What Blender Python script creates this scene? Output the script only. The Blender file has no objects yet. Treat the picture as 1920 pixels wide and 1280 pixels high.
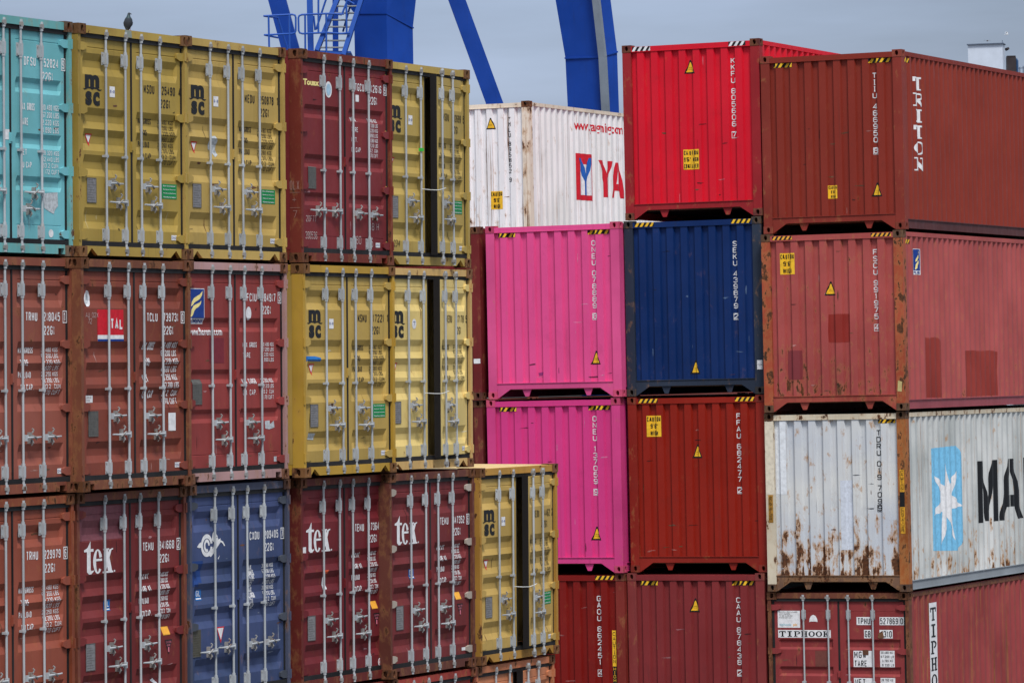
import bpy, bmesh, math, random
from mathutils import Matrix, Vector
from math import radians as R
random.seed(7)
S = bpy.context.scene
COL = S.collection

# ------------------------------------------------------------------ camera
CAM_Z, FPX, PITCH, ROLL = 6.10, 8059.09, 0.0096191, -0.0208874
cam_d = bpy.data.cameras.new('camera')
cam = bpy.data.objects.new('camera', cam_d); COL.objects.link(cam)
cam_d.sensor_width = 36.0
cam_d.lens = FPX / 1920 * 36.0
cam_d.clip_start = 1.0; cam_d.clip_end = 6000
RWC = Matrix.Rotation(ROLL, 3, 'Y') @ Matrix.Rotation(-PITCH, 3, 'X')     # world -> (right, forward, up)
CWR = RWC.transposed()
rt, fw, up = CWR.col[0], CWR.col[1], CWR.col[2]
M4 = Matrix(((rt.x, up.x, -fw.x, 0), (rt.y, up.y, -fw.y, 0), (rt.z, up.z, -fw.z, CAM_Z), (0, 0, 0, 1)))
cam.matrix_world = M4
S.camera = cam

# ------------------------------------------------------------------ sky, sun, exposure
SUN_AZ, SUN_EL = R(163), R(57)          # azimuth clockwise from +Y
sdir = Vector((math.sin(SUN_AZ) * math.cos(SUN_EL), math.cos(SUN_AZ) * math.cos(SUN_EL), math.sin(SUN_EL)))
W_ = bpy.data.worlds.new('World'); S.world = W_; W_.use_nodes = True
nt = W_.node_tree; N = nt.nodes; L = nt.links
for n in list(N): N.remove(n)
out = N.new('ShaderNodeOutputWorld'); bg = N.new('ShaderNodeBackground'); bg.inputs[1].default_value = 0.1
sky = N.new('ShaderNodeTexSky'); sky.sky_type = 'NISHITA'; sky.sun_disc = False
sky.sun_elevation = SUN_EL; sky.sun_rotation = SUN_AZ; sky.air_density = 1.2; sky.dust_density = 2.0
tc = N.new('ShaderNodeTexCoord'); sep = N.new('ShaderNodeSeparateXYZ'); L.new(tc.outputs['Generated'], sep.inputs[0])
ramp = N.new('ShaderNodeValToRGB'); L.new(sep.outputs[2], ramp.inputs[0])
cr = ramp.color_ramp; cr.elements[0].position = 0.0; cr.elements[0].color = (0.375, 0.445, 0.590, 1)
cr.elements[1].position = 1.0; cr.elements[1].color = (1.15, 1.17, 1.2, 1)
e = cr.elements.new(0.028); e.color = (0.362, 0.430, 0.590, 1)
e = cr.elements.new(0.085); e.color = (0.292, 0.364, 0.525, 1)
e = cr.elements.new(0.35); e.color = (0.62, 0.67, 0.77, 1)
mp = N.new('ShaderNodeMapping'); mp.inputs['Scale'].default_value = (5, 5, 30); L.new(tc.outputs['Generated'], mp.inputs[0])
nz = N.new('ShaderNodeTexNoise'); nz.inputs['Scale'].default_value = 1.3; nz.inputs['Detail'].default_value = 5
nz.inputs['Roughness'].default_value = 0.55; L.new(mp.outputs[0], nz.inputs['Vector'])
cl = N.new('ShaderNodeMapRange'); cl.inputs[1].default_value = 0.3; cl.inputs[2].default_value = 0.7
cl.inputs[3].default_value = 0.78; cl.inputs[4].default_value = 1.17; L.new(nz.outputs[0], cl.inputs[0])
scl = N.new('ShaderNodeVectorMath'); scl.operation = 'SCALE'; L.new(ramp.outputs[0], scl.inputs[0])
mul = N.new('ShaderNodeMath'); mul.operation = 'MULTIPLY'; mul.inputs[1].default_value = 7.2; L.new(cl.outputs[0], mul.inputs[0])
azr = N.new('ShaderNodeMapRange'); azr.inputs[1].default_value = -0.10; azr.inputs[2].default_value = 0.13
azr.inputs[3].default_value = 1.05; azr.inputs[4].default_value = 0.86; L.new(sep.outputs[0], azr.inputs[0])
mul2 = N.new('ShaderNodeMath'); mul2.operation = 'MULTIPLY'; L.new(mul.outputs[0], mul2.inputs[0]); L.new(azr.outputs[0], mul2.inputs[1])
L.new(mul2.outputs[0], scl.inputs['Scale'])
mx = N.new('ShaderNodeMix'); mx.data_type = 'RGBA'; mx.inputs[0].default_value = 0.85
L.new(sky.outputs[0], mx.inputs[6]); L.new(scl.outputs[0], mx.inputs[7])
L.new(mx.outputs[2], bg.inputs[0]); L.new(bg.outputs[0], out.inputs[0])
sl = bpy.data.lights.new('sun', 'SUN'); sl.energy = 2.0; sl.angle = R(14); sl.color = (1.0, 0.95, 0.88)
so = bpy.data.objects.new('sun', sl); COL.objects.link(so); so.location = (20, -30, 60)
so.rotation_euler = (-sdir).to_track_quat('-Z', 'Y').to_euler()
S.view_settings.view_transform = 'Standard'; S.view_settings.look = 'None'
S.view_settings.exposure = 0.66; S.view_settings.gamma = 1.0; S.view_settings.use_curve_mapping = False

# ------------------------------------------------------------------ materials
def lin(c):
    f = lambda v: v / 12.92 if v <= .04045 else ((v + .055) / 1.055) ** 2.4
    return tuple(f(v / 255) for v in c) + (1,)
MATS = {}
RUSTC = (0.135, 0.050, 0.020, 1); STAIN = (0.40, 0.205, 0.075, 1)
def paint(name, rgb, rust=0.1, streak=0.3, bottom=0.0, stain=0.0, rough=0.5, var=0.22, dirt=0.55, H=2.6, fade=None, metal=0.0, bump=0.25, lines=0.0, zspan=.95, rs=7.5, spec=.20):
    """weathered steel paint: tone drift, vertical grime, rust spots with stained halo"""
    if name in MATS: return MATS[name]
    c = lin(rgb)
    if c[0] > 2.2 * c[1] and c[2] < c[1] * 1.9 and c[1] < .058: c = (c[0] * .98, c[1] * .88, c[2] * .74, 1)      # red oxide paints lean warm
    m = bpy.data.materials.new(name); m.use_nodes = True
    t = m.node_tree; n = t.nodes; l = t.links; b = n['Principled BSDF']
    g = n.new('ShaderNodeNewGeometry'); o = n.new('ShaderNodeTexCoord')
    sd = random.uniform(0, 50)
    def noise(sc, det, scale3=(1, 1, 1), ro=0.55, off=0):
        mpn = n.new('ShaderNodeMapping'); mpn.inputs['Scale'].default_value = scale3
        mpn.inputs['Location'].default_value = (sd + off, sd * .7 - off, sd * .3)
        l.new(g.outputs['Position'], mpn.inputs[0])
        z = n.new('ShaderNodeTexNoise'); z.inputs['Scale'].default_value = sc; z.inputs['Detail'].default_value = det
        z.inputs['Roughness'].default_value = ro; l.new(mpn.outputs[0], z.inputs['Vector']); return z.outputs[0]
    def rng(src, a, bb, c0, c1, smooth=False):
        r = n.new('ShaderNodeMapRange'); r.inputs[1].default_value = a; r.inputs[2].default_value = bb
        r.inputs[3].default_value = c0; r.inputs[4].default_value = c1
        if smooth: r.interpolation_type = 'SMOOTHSTEP'
        l.new(src, r.inputs[0]); return r.outputs[0]
    def mix(f, a, bb):
        x = n.new('ShaderNodeMix'); x.data_type = 'RGBA'
        if isinstance(f, float): x.inputs[0].default_value = f
        else: l.new(f, x.inputs[0])
        for i, v in ((6, a), (7, bb)):
            if isinstance(v, tuple): x.inputs[i].default_value = v
            else: l.new(v, x.inputs[i])
        return x.outputs[2]
    def math2(op, a, bb):
        x = n.new('ShaderNodeMath'); x.operation = op; x.use_clamp = True
        for i, v in ((0, a), (1, bb)):
            if isinstance(v, (int, float)): x.inputs[i].default_value = v
            else: l.new(v, x.inputs[i])
        return x.outputs[0]
    big = noise(0.8, 4); 
    gray = sum(c[:3]) / 3
    dark = tuple(v * (1 - var) for v in c[:3]) + (1,)
    pale = fade and lin(fade) or tuple(min(1, v * (1 + .45 * var) + .02 * var) for v in c[:3]) + (1,)
    col = mix(rng(big, .32, .68, 0., 1.), dark, pale)
    st = noise(1.0, 4, (11, 11, .55), .6, 3)
    dirtc = tuple(v * dirt * .75 + .012 for v in c[:3]) + (1,)
    stm = rng(st, .56, .80, 0., streak, True)
    col = mix(stm, col, dirtc)
    gm = noise(2.3, 5, (1, 1, .8), .68, 71)
    col = mix(rng(gm, .56, .70, 0., streak * .55, True), col, dirtc)
    st2 = noise(1.0, 3, (26, 26, 1.3), .5, 9)
    col = mix(rng(st2, .60, .78, 0., streak * .6, True), col, pale)
    fine = noise(rs, 6, (1, 1, .55), .68, 17)
    if bottom > 0:
        sp = n.new('ShaderNodeSeparateXYZ'); l.new(o.outputs['Object'], sp.inputs[0])
        bz = rng(sp.outputs[2], .10, zspan, bottom * .30, 0.)
        col0 = noise(1.0, 3, (9, 9, .25), .5, 23)
        bz = math2('MULTIPLY', bz, rng(col0, .38, .62, .15, 1.25))
        fine = math2('ADD', fine, bz)
    thr = .735 - rust * .30
    if stain > 0:
        col = mix(rng(fine, thr - .13, thr + .01, 0., stain, True), col, STAIN)
    if rust > 0:
        rn = noise(23, 4, (1, 1, 1), .6, 31)
        rc = mix(rng(rn, .35, .65, 0., 1.), (0.045, 0.022, 0.014, 1), RUSTC)
        col = mix(rng(fine, thr, thr + .022, 0., 1.), col, rc)
    if lines > 0:
        ln = noise(1.0, 4, (26, 26, .36), .62, 61); lm = rng(ln, .555, .66, 0., lines * .6, True)
        col = mix(lm, col, STAIN)
        lk = math2('MULTIPLY', rng(ln, .59, .62, 0., lines), rng(noise(3.2, 4, (1, 1, .6), .6, 67), .42, .62, .1, 1.))
        col = mix(lk, col, RUSTC)
    sc = noise(1.0, 2, (55, 55, 8), .5, 41)
    col = mix(rng(sc, .735, .76, 0., .35), col, pale)
    l.new(col, b.inputs['Base Color'])
    l.new(rng(fine, .3, .75, rough - .08, rough + .22), b.inputs['Roughness'])
    b.inputs['Metallic'].default_value = metal
    b.inputs['Specular IOR Level'].default_value = spec
    bp = n.new('ShaderNodeBump'); bp.inputs['Strength'].default_value = bump; bp.inputs['Distance'].default_value = .022
    bn = noise(2.1, 3, (1, 1, 1), .5, 51); l.new(bn, bp.inputs['Height']); l.new(bp.outputs[0], b.inputs['Normal'])
    MATS[name] = m; return m
def flat(name, rgb, rough=0.6, var=0.10, scale=18):
    if name in MATS: return MATS[name]
    c = lin(rgb); m = bpy.data.materials.new(name); m.use_nodes = True
    t = m.node_tree; n = t.nodes; l = t.links; b = n['Principled BSDF']
    g = n.new('ShaderNodeNewGeometry'); z = n.new('ShaderNodeTexNoise'); z.inputs['Scale'].default_value = scale; z.inputs['Detail'].default_value = 4
    l.new(g.outputs['Position'], z.inputs['Vector'])
    x = n.new('ShaderNodeMix'); x.data_type = 'RGBA'; x.inputs[6].default_value = tuple(v * (1 - 2 * var) for v in c[:3]) + (1,); x.inputs[7].default_value = c
    r = n.new('ShaderNodeMapRange'); r.inputs[1].default_value = .3; r.inputs[2].default_value = .6; l.new(z.outputs[0], r.inputs[0]); l.new(r.outputs[0], x.inputs[0])
    l.new(x.outputs[2], b.inputs['Base Color']); b.inputs['Roughness'].default_value = rough; b.inputs['Specular IOR Level'].default_value = .3
    MATS[name] = m; return m
WHITE = flat('white_lettering', (228, 230, 235)); BLACK = flat('black_lettering', (24, 26, 30), .5)
DIM = flat('worn_dark_lettering', (70, 62, 34)); YEL = flat('caution_yellow', (240, 190, 45)); PALEYEL = flat('pale_yellow', (245, 228, 150))
GREEN = flat('sticker_green', (10, 135, 75)); BLUE = flat('logo_blue', (18, 58, 140)); LBLUE = flat('label_blue', (25, 105, 180))
RED = flat('logo_red', (205, 25, 45)); ORANGE = flat('label_orange', (235, 170, 60)); GREY = flat('data_plate_grey', (128, 128, 132), .5, .12, 30)
DGREY = flat('plate_dark', (92, 92, 90), .5, .12, 30); SKYB = flat('star_blue', (120, 190, 230)); TORN = flat('torn_label', (190, 198, 205), .7, .2, 30)
CHALK = flat('chalk', (196, 180, 180)); CHALK2 = flat('faint_chalk', (150, 112, 106)); EDGE = flat('rubber_edge', (24, 22, 25), .6); WIRE = flat('white_wire', (225, 228, 228)); GTAPE = flat('green_tape', (60, 190, 70))
GALV = paint('galvanised_steel', (178, 184, 190), rust=.10, streak=.45, stain=.25, rough=.42, var=.22, metal=.15, bump=.1)
CAMS = paint('cam_steel', (150, 150, 150), rust=.36, streak=.4, stain=.15, rough=.5, var=.25, metal=.15, bump=.1)
GASK = paint('door_gasket', (26, 27, 31), rust=0., streak=.4, rough=.6, var=.35, dirt=1.6, fade=(46, 46, 48))
RUSTY = paint('rusted_iron', (104, 70, 54), rust=.5, streak=.5, stain=.2, rough=.7, var=.4)
DARKIN = flat('dark_interior', (38, 34, 32), .9); PLY = flat('plywood_floor', (95, 75, 55), .8)

# ------------------------------------------------------------------ mesh helpers
def link(o, parent=None):
    COL.objects.link(o)
    if parent is not None: o.parent = parent
    return o
def empty(name, label, cat, group=None, mat=None):
    o = bpy.data.objects.new(name, None); COL.objects.link(o); o.empty_display_size = .2
    o['label'] = label; o['category'] = cat
    if group: o['group'] = group
    if mat is not None: o.matrix_world = mat
    return o
class MB:
    def __init__(s): s.v = []; s.f = []; s.m = []
    def add(s, vs, fs, mi=0):
        k = len(s.v); s.v += [tuple(p) for p in vs]
        for q in fs: s.f.append([k + i for i in q]); s.m.append(mi)
        return s
    def box(s, x0, y0, z0, x1, y1, z1, mi=0):
        return s.add([(x0, y0, z0), (x1, y0, z0), (x1, y1, z0), (x0, y1, z0), (x0, y0, z1), (x1, y0, z1), (x1, y1, z1), (x0, y1, z1)],
              [(0, 3, 2, 1), (4, 5, 6, 7), (0, 1, 5, 4), (1, 2, 6, 5), (2, 3, 7, 6), (3, 0, 4, 7)], mi)
    def prism(s, poly, a0, a1, axis='y', mi=0):
        n = len(poly)
        P = (lambda p, a: (p[0], a, p[1])) if axis == 'y' else ((lambda p, a: (a, p[0], p[1])) if axis == 'x' else (lambda p, a: (p[0], p[1], a)))
        vs = [P(p, a0) for p in poly] + [P(p, a1) for p in poly]
        fs = [tuple(range(n)), tuple(range(2 * n - 1, n - 1, -1))] + [(i, i + n, (i + 1) % n + n, (i + 1) % n) for i in range(n)]
        return s.add(vs, fs, mi)
    def tube(s, pts, r, n=8, mi=0, cap=True):
        pts = [Vector(p) for p in pts]; rs = r if isinstance(r, (list, tuple)) else [r] * len(pts); k = len(s.v); prev = None
        for i, p in enumerate(pts):
            d = (pts[min(i + 1, len(pts) - 1)] - pts[max(i - 1, 0)]).normalized()
            a = d.orthogonal().normalized() if prev is None else (prev - d * prev.dot(d)).normalized()
            prev = a; b = d.cross(a)
            for j in range(n):
                t = 2 * math.pi * j / n; s.v.append(tuple(p + (a * math.cos(t) + b * math.sin(t)) * rs[i]))
        for i in range(len(pts) - 1):
            for j in range(n):
                s.f.append([k + i * n + j, k + i * n + (j + 1) % n, k + (i + 1) * n + (j + 1) % n, k + (i + 1) * n + j]); s.m.append(mi)
        if cap:
            s.f.append([k + j for j in range(n)][::-1]); s.m.append(mi)
            q = k + (len(pts) - 1) * n; s.f.append([q + j for j in range(n)]); s.m.append(mi)
        return s
    def beam(s, p0, p1, w, h, side=None, mi=0):
        p0, p1 = Vector(p0), Vector(p1); d = (p1 - p0).normalized()
        a = Vector(side) if side else Vector((1, 0, 0)); a = (a - d * a.dot(d)).normalized(); b = d.cross(a)
        vs = [p + a * (sa * w / 2) + b * (sb * h / 2) for p in (p0, p1) for sa, sb in ((-1, -1), (1, -1), (1, 1), (-1, 1))]
        return s.add(vs, [(0, 1, 2, 3), (7, 6, 5, 4), (0, 4, 5, 1), (1, 5, 6, 2), (2, 6, 7, 3), (3, 7, 4, 0)], mi)
    def mesh(s, name, mats, smooth=False, bevel=0.0):
        bm = bmesh.new(); vv = [bm.verts.new(p) for p in s.v]; bm.verts.ensure_lookup_table()
        for q, mi in zip(s.f, s.m):
            try: fc = bm.faces.new([vv[i] for i in q]); fc.material_index = mi; fc.smooth = smooth
            except ValueError: pass
        bmesh.ops.recalc_face_normals(bm, faces=bm.faces)
        if bevel > 0:
            ed = [e for e in bm.edges if len(e.link_faces) == 2 and e.calc_face_angle(0) > .6]
            bmesh.ops.bevel(bm, geom=ed, offset=bevel, segments=1, affect='EDGES', clamp_overlap=True)
        me = bpy.data.meshes.new(name); bm.to_mesh(me); bm.free()
        for m in (mats if isinstance(mats, (list, tuple)) else [mats]): me.materials.append(m)
        return me
    def obj(s, name, mats, parent=None, smooth=False, bevel=0.0, label=None):
        o = bpy.data.objects.new(name, s.mesh(name, mats, smooth, bevel)); link(o, parent)
        if label: o['label'] = label
        return o
def inst(name, me, parent, loc, mat):
    o = bpy.data.objects.new(name, me); link(o, parent); o.location = loc
    o.material_slots[0].link = 'OBJECT'; o.material_slots[0].material = mat
    return o

# ------------------------------------------------------------------ flat shapes for lettering: lists of (verts2d, faces)
TXT = {}
def glyphs(s, bold=0.0):
    k = (s, bold)
    if k in TXT: return TXT[k]
    cu = bpy.data.curves.new('t', 'FONT'); cu.body = s; cu.size = 1.0; cu.fill_mode = 'FRONT'; cu.resolution_u = 3; cu.offset = bold
    ob = bpy.data.objects.new('t', cu); me = bpy.data.meshes.new_from_object(ob)
    vs = [(v.co.x, v.co.y) for v in me.vertices]; fs = [tuple(p.vertices) for p in me.polygons]
    bpy.data.objects.remove(ob); bpy.data.meshes.remove(me); bpy.data.curves.remove(cu)
    TXT[k] = (vs, fs); return TXT[k]
# condensed stencil-like block letters, drawn with strokes of even weight
_C = [(1, .80), (1, .87), (.72, 1), (.28, 1), (0, .87), (0, .13), (.28, 0), (.72, 0), (1, .13), (1, .20)]
_O = [(.28, 0), (.72, 0), (1, .13), (1, .87), (.72, 1), (.28, 1), (0, .87), (0, .13), (.28, 0)]
_6 = [(1, .82), (1, .88), (.72, 1), (.28, 1), (0, .86), (0, .13), (.28, 0), (.72, 0), (1, .13), (1, .43), (.72, .56), (.28, .56), (0, .43)]
_P = [(0, 0), (0, 1), (.7, 1), (1, .88), (1, .60), (.7, .47), (0, .47)]
BLK = {'A': [[(0, 0), (.5, 1), (1, 0)], [(.2, .30), (.8, .30)]], 'B': [[(.7, .53), (1, .42), (1, .12), (.7, 0), (0, 0), (0, 1), (.68, 1), (.95, .88), (.95, .64), (.7, .53), (0, .53)]],
 'C': [_C], 'D': [[(0, 0), (0, 1), (.65, 1), (1, .85), (1, .15), (.65, 0), (0, 0)]], 'E': [[(1, 1), (0, 1), (0, 0), (1, 0)], [(.05, .52), (.85, .52)]], 'F': [[(1, 1), (0, 1), (0, 0)], [(.05, .52), (.85, .52)]],
 'G': [_C[:-2] + [(1, .13), (1, .46), (.55, .46)]], 'H': [[(0, 0), (0, 1)], [(1, 0), (1, 1)], [(.05, .5), (.95, .5)]], 'I': [[(.5, 0), (.5, 1)], [(0, 0), (1, 0)], [(0, 1), (1, 1)]],
 'J': [[(1, 1), (1, .13), (.72, 0), (.28, 0), (0, .13), (0, .25)]], 'K': [[(0, 0), (0, 1)], [(1, 1), (.05, .42)], [(.35, .58), (1, 0)]], 'L': [[(0, 1), (0, 0), (1, 0)]],
 'M': [[(0, 0), (0, 1), (.5, .3), (1, 1), (1, 0)]], 'N': [[(0, 0), (0, 1), (1, 0), (1, 1)]], 'O': [_O], 'P': [_P], 'Q': [_O, [(.55, .25), (1, -.03)]], 'R': [_P, [(.5, .47), (1, 0)]],
 'S': [[(1, .80), (1, .88), (.72, 1), (.28, 1), (0, .87), (0, .66), (.25, .54), (.75, .46), (1, .34), (1, .13), (.72, 0), (.28, 0), (0, .12), (0, .20)]], 'T': [[(0, 1), (1, 1)], [(.5, .97), (.5, 0)]],
 'U': [[(0, 1), (0, .13), (.28, 0), (.72, 0), (1, .13), (1, 1)]], 'V': [[(0, 1), (.5, 0), (1, 1)]], 'W': [[(0, 1), (.25, 0), (.5, .8), (.75, 0), (1, 1)]], 'X': [[(0, 0), (1, 1)], [(0, 1), (1, 0)]],
 'Y': [[(0, 1), (.5, .48), (1, 1)], [(.5, .5), (.5, 0)]], 'Z': [[(0, 1), (1, 1), (0, 0), (1, 0)]], '0': [_O], '1': [[(.05, .80), (.55, 1), (.55, 0)]],
 '2': [[(0, .80), (0, .87), (.28, 1), (.72, 1), (1, .87), (1, .62), (0, .12), (0, 0), (1, 0)]], '3': [[(0, .82), (0, .88), (.28, 1), (.72, 1), (1, .88), (1, .65), (.72, .53), (.4, .53)], [(.6, .53), (.72, .53), (1, .41), (1, .12), (.72, 0), (.28, 0), (0, .12), (0, .18)]],
 '4': [[(.78, 0), (.78, 1), (0, .27), (1, .27)]], '5': [[(1, 1), (.06, 1), (0, .54), (.3, .62), (.72, .62), (1, .50), (1, .13), (.72, 0), (.28, 0), (0, .12), (0, .20)]], '6': [_6], '7': [[(0, 1), (1, 1), (.35, 0)]],
 '8': [[(.28, .54), (0, .66), (0, .88), (.28, 1), (.72, 1), (1, .88), (1, .66), (.72, .54), (.28, .54), (0, .42), (0, .13), (.28, 0), (.72, 0), (1, .13), (1, .42), (.72, .54)]], '9': [[(1 - x, 1 - z) for x, z in _6]],
 '.': [[(.3, 0), (.3, .06)]], "'": [[(.4, .78), (.4, 1)]], '"': [[(.25, .78), (.25, 1)], [(.75, .78), (.75, 1)]], '-': [[(.1, .5), (.9, .5)]], '+': [[(0, .5), (1, .5)], [(.5, .2), (.5, .8)]], ' ': [], '|': [[(.5, 0), (.5, 1)]]}
ADV = {'1': .5, 'I': .55, '.': .3, "'": .3, ' ': .55, 'M': 1.15, 'W': 1.2, '|': .4}
def mstroke(pts, w):
    vs = []; n = len(pts); closed = pts[0] == pts[-1]
    for i, p in enumerate(pts):
        a = pts[i - 1] if i else (pts[-2] if closed else p); b = pts[i + 1] if i < n - 1 else (pts[1] if closed else p)
        d1 = (p[0] - a[0], p[1] - a[1]); d2 = (b[0] - p[0], b[1] - p[1]); l1 = math.hypot(*d1); l2 = math.hypot(*d2)
        n1 = (-d1[1] / l1, d1[0] / l1) if l1 > 1e-9 else None; n2 = (-d2[1] / l2, d2[0] / l2) if l2 > 1e-9 else None
        n1 = n1 or n2; n2 = n2 or n1; m = (n1[0] + n2[0], n1[1] + n2[1]); q = math.hypot(*m)
        if q < .35: m = n1; k = 1.
        else: m = (m[0] / q, m[1] / q); k = min(1.9, 1 / max(.4, m[0] * n1[0] + m[1] * n1[1]))
        vs += [(p[0] + m[0] * w / 2 * k, p[1] + m[1] * w / 2 * k), (p[0] - m[0] * w / 2 * k, p[1] - m[1] * w / 2 * k)]
    return [(vs, [(2 * i, 2 * i + 1, 2 * i + 3, 2 * i + 2) for i in range(n - 1)])]
def btext(s, u0, u1, z0, z1, wt):
    h = z1 - z0; adv = [ADV.get(c, 1.) for c in s]; gap = .34; tot = sum(adv) + gap * (len(s) - 1); cw = (u1 - u0) / max(tot, .5)
    o = []; u = u0; w = min(wt, cw * .42)
    for c, a in zip(s, adv):
        gw = max(.001, cw * a - w)
        for pl in BLK[c]: o += mstroke([(u + w / 2 + x * gw, z0 + w / 2 + z * (h - w)) for x, z in pl], w)
        u += cw * (a + gap)
    return o
def text(s, u0, u1, z0, z1, bold=0.012, sheared=0.0, font=False):
    if not font and not sheared and all(c in BLK for c in s): return btext(s, u0, u1, z0, z1, (z1 - z0) * (.105 + bold * 2.))
    vs, fs = glyphs(s, bold)
    if not vs: return [([], [])]
    a0 = min(v[0] for v in vs); a1 = max(v[0] for v in vs); b0 = min(v[1] for v in vs); b1 = max(v[1] for v in vs)
    kx = (u1 - u0) / max(a1 - a0, 1e-4); kz = (z1 - z0) / max(b1 - b0, 1e-4)
    return [([(u0 + (x - a0) * kx + sheared * (y - b0) * kz, z0 + (y - b0) * kz) for x, y in vs], fs)]
def rect(u0, z0, u1, z1): return [([(u0, z0), (u1, z0), (u1, z1), (u0, z1)], [(0, 1, 2, 3)])]
def poly(pts): return [(list(pts), [tuple(range(len(pts)))])]
def ring(cx, cz, rx, rz, tx, tz, a0=0., a1=360., n=22):
    vs = []; fs = []
    for i in range(n + 1):
        t = R(a0 + (a1 - a0) * i / n); c, s_ = math.cos(t), math.sin(t)
        vs += [(cx + rx * c, cz + rz * s_), (cx + (rx - tx) * c, cz + (rz - tz) * s_)]
    fs = [(2 * i, 2 * i + 1, 2 * i + 3, 2 * i + 2) for i in range(n)]
    return [(vs, fs)]
def disc(cx, cz, rx, rz, n=20): return poly([(cx + rx * math.cos(2 * math.pi * i / n), cz + rz * math.sin(2 * math.pi * i / n)) for i in range(n)])
def stroke(pts, w):
    vs = []; n = len(pts); ws = w if isinstance(w, (list, tuple)) else [w] * n
    for i, p in enumerate(pts):
        a, b = pts[max(i - 1, 0)], pts[min(i + 1, n - 1)]; dx, dz = b[0] - a[0], b[1] - a[1]; q = math.hypot(dx, dz) or 1
        vs += [(p[0] - dz / q * ws[i] / 2, p[1] + dx / q * ws[i] / 2), (p[0] + dz / q * ws[i] / 2, p[1] - dx / q * ws[i] / 2)]
    return [(vs, [(2 * i, 2 * i + 1, 2 * i + 3, 2 * i + 2) for i in range(n - 1)])]
def xf(sh, u0, z0, su, sz): return [([(u0 + x * su, z0 + y * sz) for x, y in vs], fs) for vs, fs in sh]
def border(u0, z0, u1, z1, t): return rect(u0, z0, u1, z0 + t) + rect(u0, z1 - t, u1, z1) + rect(u0, z0 + t, u0 + t, z1 - t) + rect(u1 - t, z0 + t, u1, z1 - t)
# slab-serif capitals on a unit box
def slab(ch):
    r = rect
    if ch == 'T': return r(.38, .1, .62, .86) + r(.24, 0, .76, .1) + r(0, .86, 1, 1) + r(0, .66, .13, .86) + r(.87, .66, 1, .86)
    if ch == 'I': return r(.36, .12, .64, .88) + r(.15, 0, .85, .12) + r(.15, .88, .85, 1)
    if ch == 'P': return r(.14, .1, .38, .9) + r(0, 0, .56, .1) + r(0, .9, .6, 1) + ring(.52, .72, .46, .28, .2, .12, -90, 90)
    if ch == 'R': return r(.14, .1, .38, .9) + r(0, 0, .5, .1) + r(0, .9, .6, 1) + ring(.52, .74, .42, .26, .2, .11, -90, 90) + poly([(.44, .48), (.66, .48), (.9, .1), (1, .1), (1, 0), (.74, 0)])
    if ch == 'O': return ring(.5, .5, .5, .5, .24, .1, 0, 360, 28)
    if ch == 'N': return r(.12, .1, .27, .9) + r(.73, .1, .88, .9) + r(0, 0, .4, .1) + r(.6, .9, 1, 1) + r(0, .9, .27, 1) + poly([(.27, 1), (.27, .72), (.70, 0), (.88, 0), (.88, .1), (.42, .9), (.36, 1)])
    if ch == 'H': return r(.1, .1, .34, .9) + r(.66, .1, .9, .9) + r(0, 0, .44, .1) + r(.56, 0, 1, .1) + r(0, .9, .44, 1) + r(.56, .9, 1, 1) + r(.34, .45, .66, .56)
    if ch == 'K': return r(.1, .1, .34, .9) + r(0, 0, .44, .1) + r(0, .9, .44, 1) + poly([(.34, .42), (.34, .56), (.74, .9), (.6, .9), (.6, 1), (1, 1), (1, .9), (.92, .9), (.52, .56), (.9, .1), (1, .1), (1, 0), (.56, 0), (.56, .1), (.64, .1), (.42, .48)])
    return []
def slabword(w, u0, u1, z0, z1, gap=.14):
    n = len(w); cw = (u1 - u0) / (n + gap * (n - 1)); o = []
    for i, c in enumerate(w): o += xf(slab(c), u0 + i * cw * (1 + gap), z0, cw, z1 - z0)
    return o
def slabcolumn(w, u0, u1, ztop, h, pitch):
    o = []
    for i, c in enumerate(w): o += xf(slab(c), u0, ztop - i * pitch - h, u1 - u0, h)
    return o
def column(s, uc, w, ztop, zbot, bold=.01, box_last=True, word=None):
    """upright letters one under another; the check digit sits in a drawn box"""
    slots = []; 
    for ch in s: slots.append(ch)
    tot = sum(.62 if c == ' ' else 1 for c in slots); st = (ztop - zbot) / tot; z = ztop; o = []
    wi = 0
    for i, c in enumerate(slots):
        if c == ' ': z -= st * .62; wi += 1; continue
        if word is not None and wi != word: z -= st; continue
        ww = w * (.5 if c in '1I' else 1); zb = z - st * .83
        if i == len(slots) - 1 and box_last:
            o += border(uc - w * .62, z - st * .98, uc + w * .62, z + st * .06, .008); 
        o += text(c, uc - ww / 2, uc + ww / 2, zb, z, bold); z -= st
    return o
def msc(u0, z0, su, sz):
    s = []
    s += text('m', .06, .92, .575, 1.0, .06)
    s += stroke([(-.04, .535), (.04, .515), (.12, .54), (.24, .575), (.38, .575), (.5, .545), (.62, .575), (.76, .57), (.86, .53), (.96, .515), (1.06, .54)], [.015, .045, .06, .05, .05, .06, .05, .05, .06, .045, .012])
    s += text('s', .08, .47, 0, .46, .05) + text('c', .53, .94, 0, .46, .05)
    return xf(s, u0, z0, su, sz)
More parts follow.
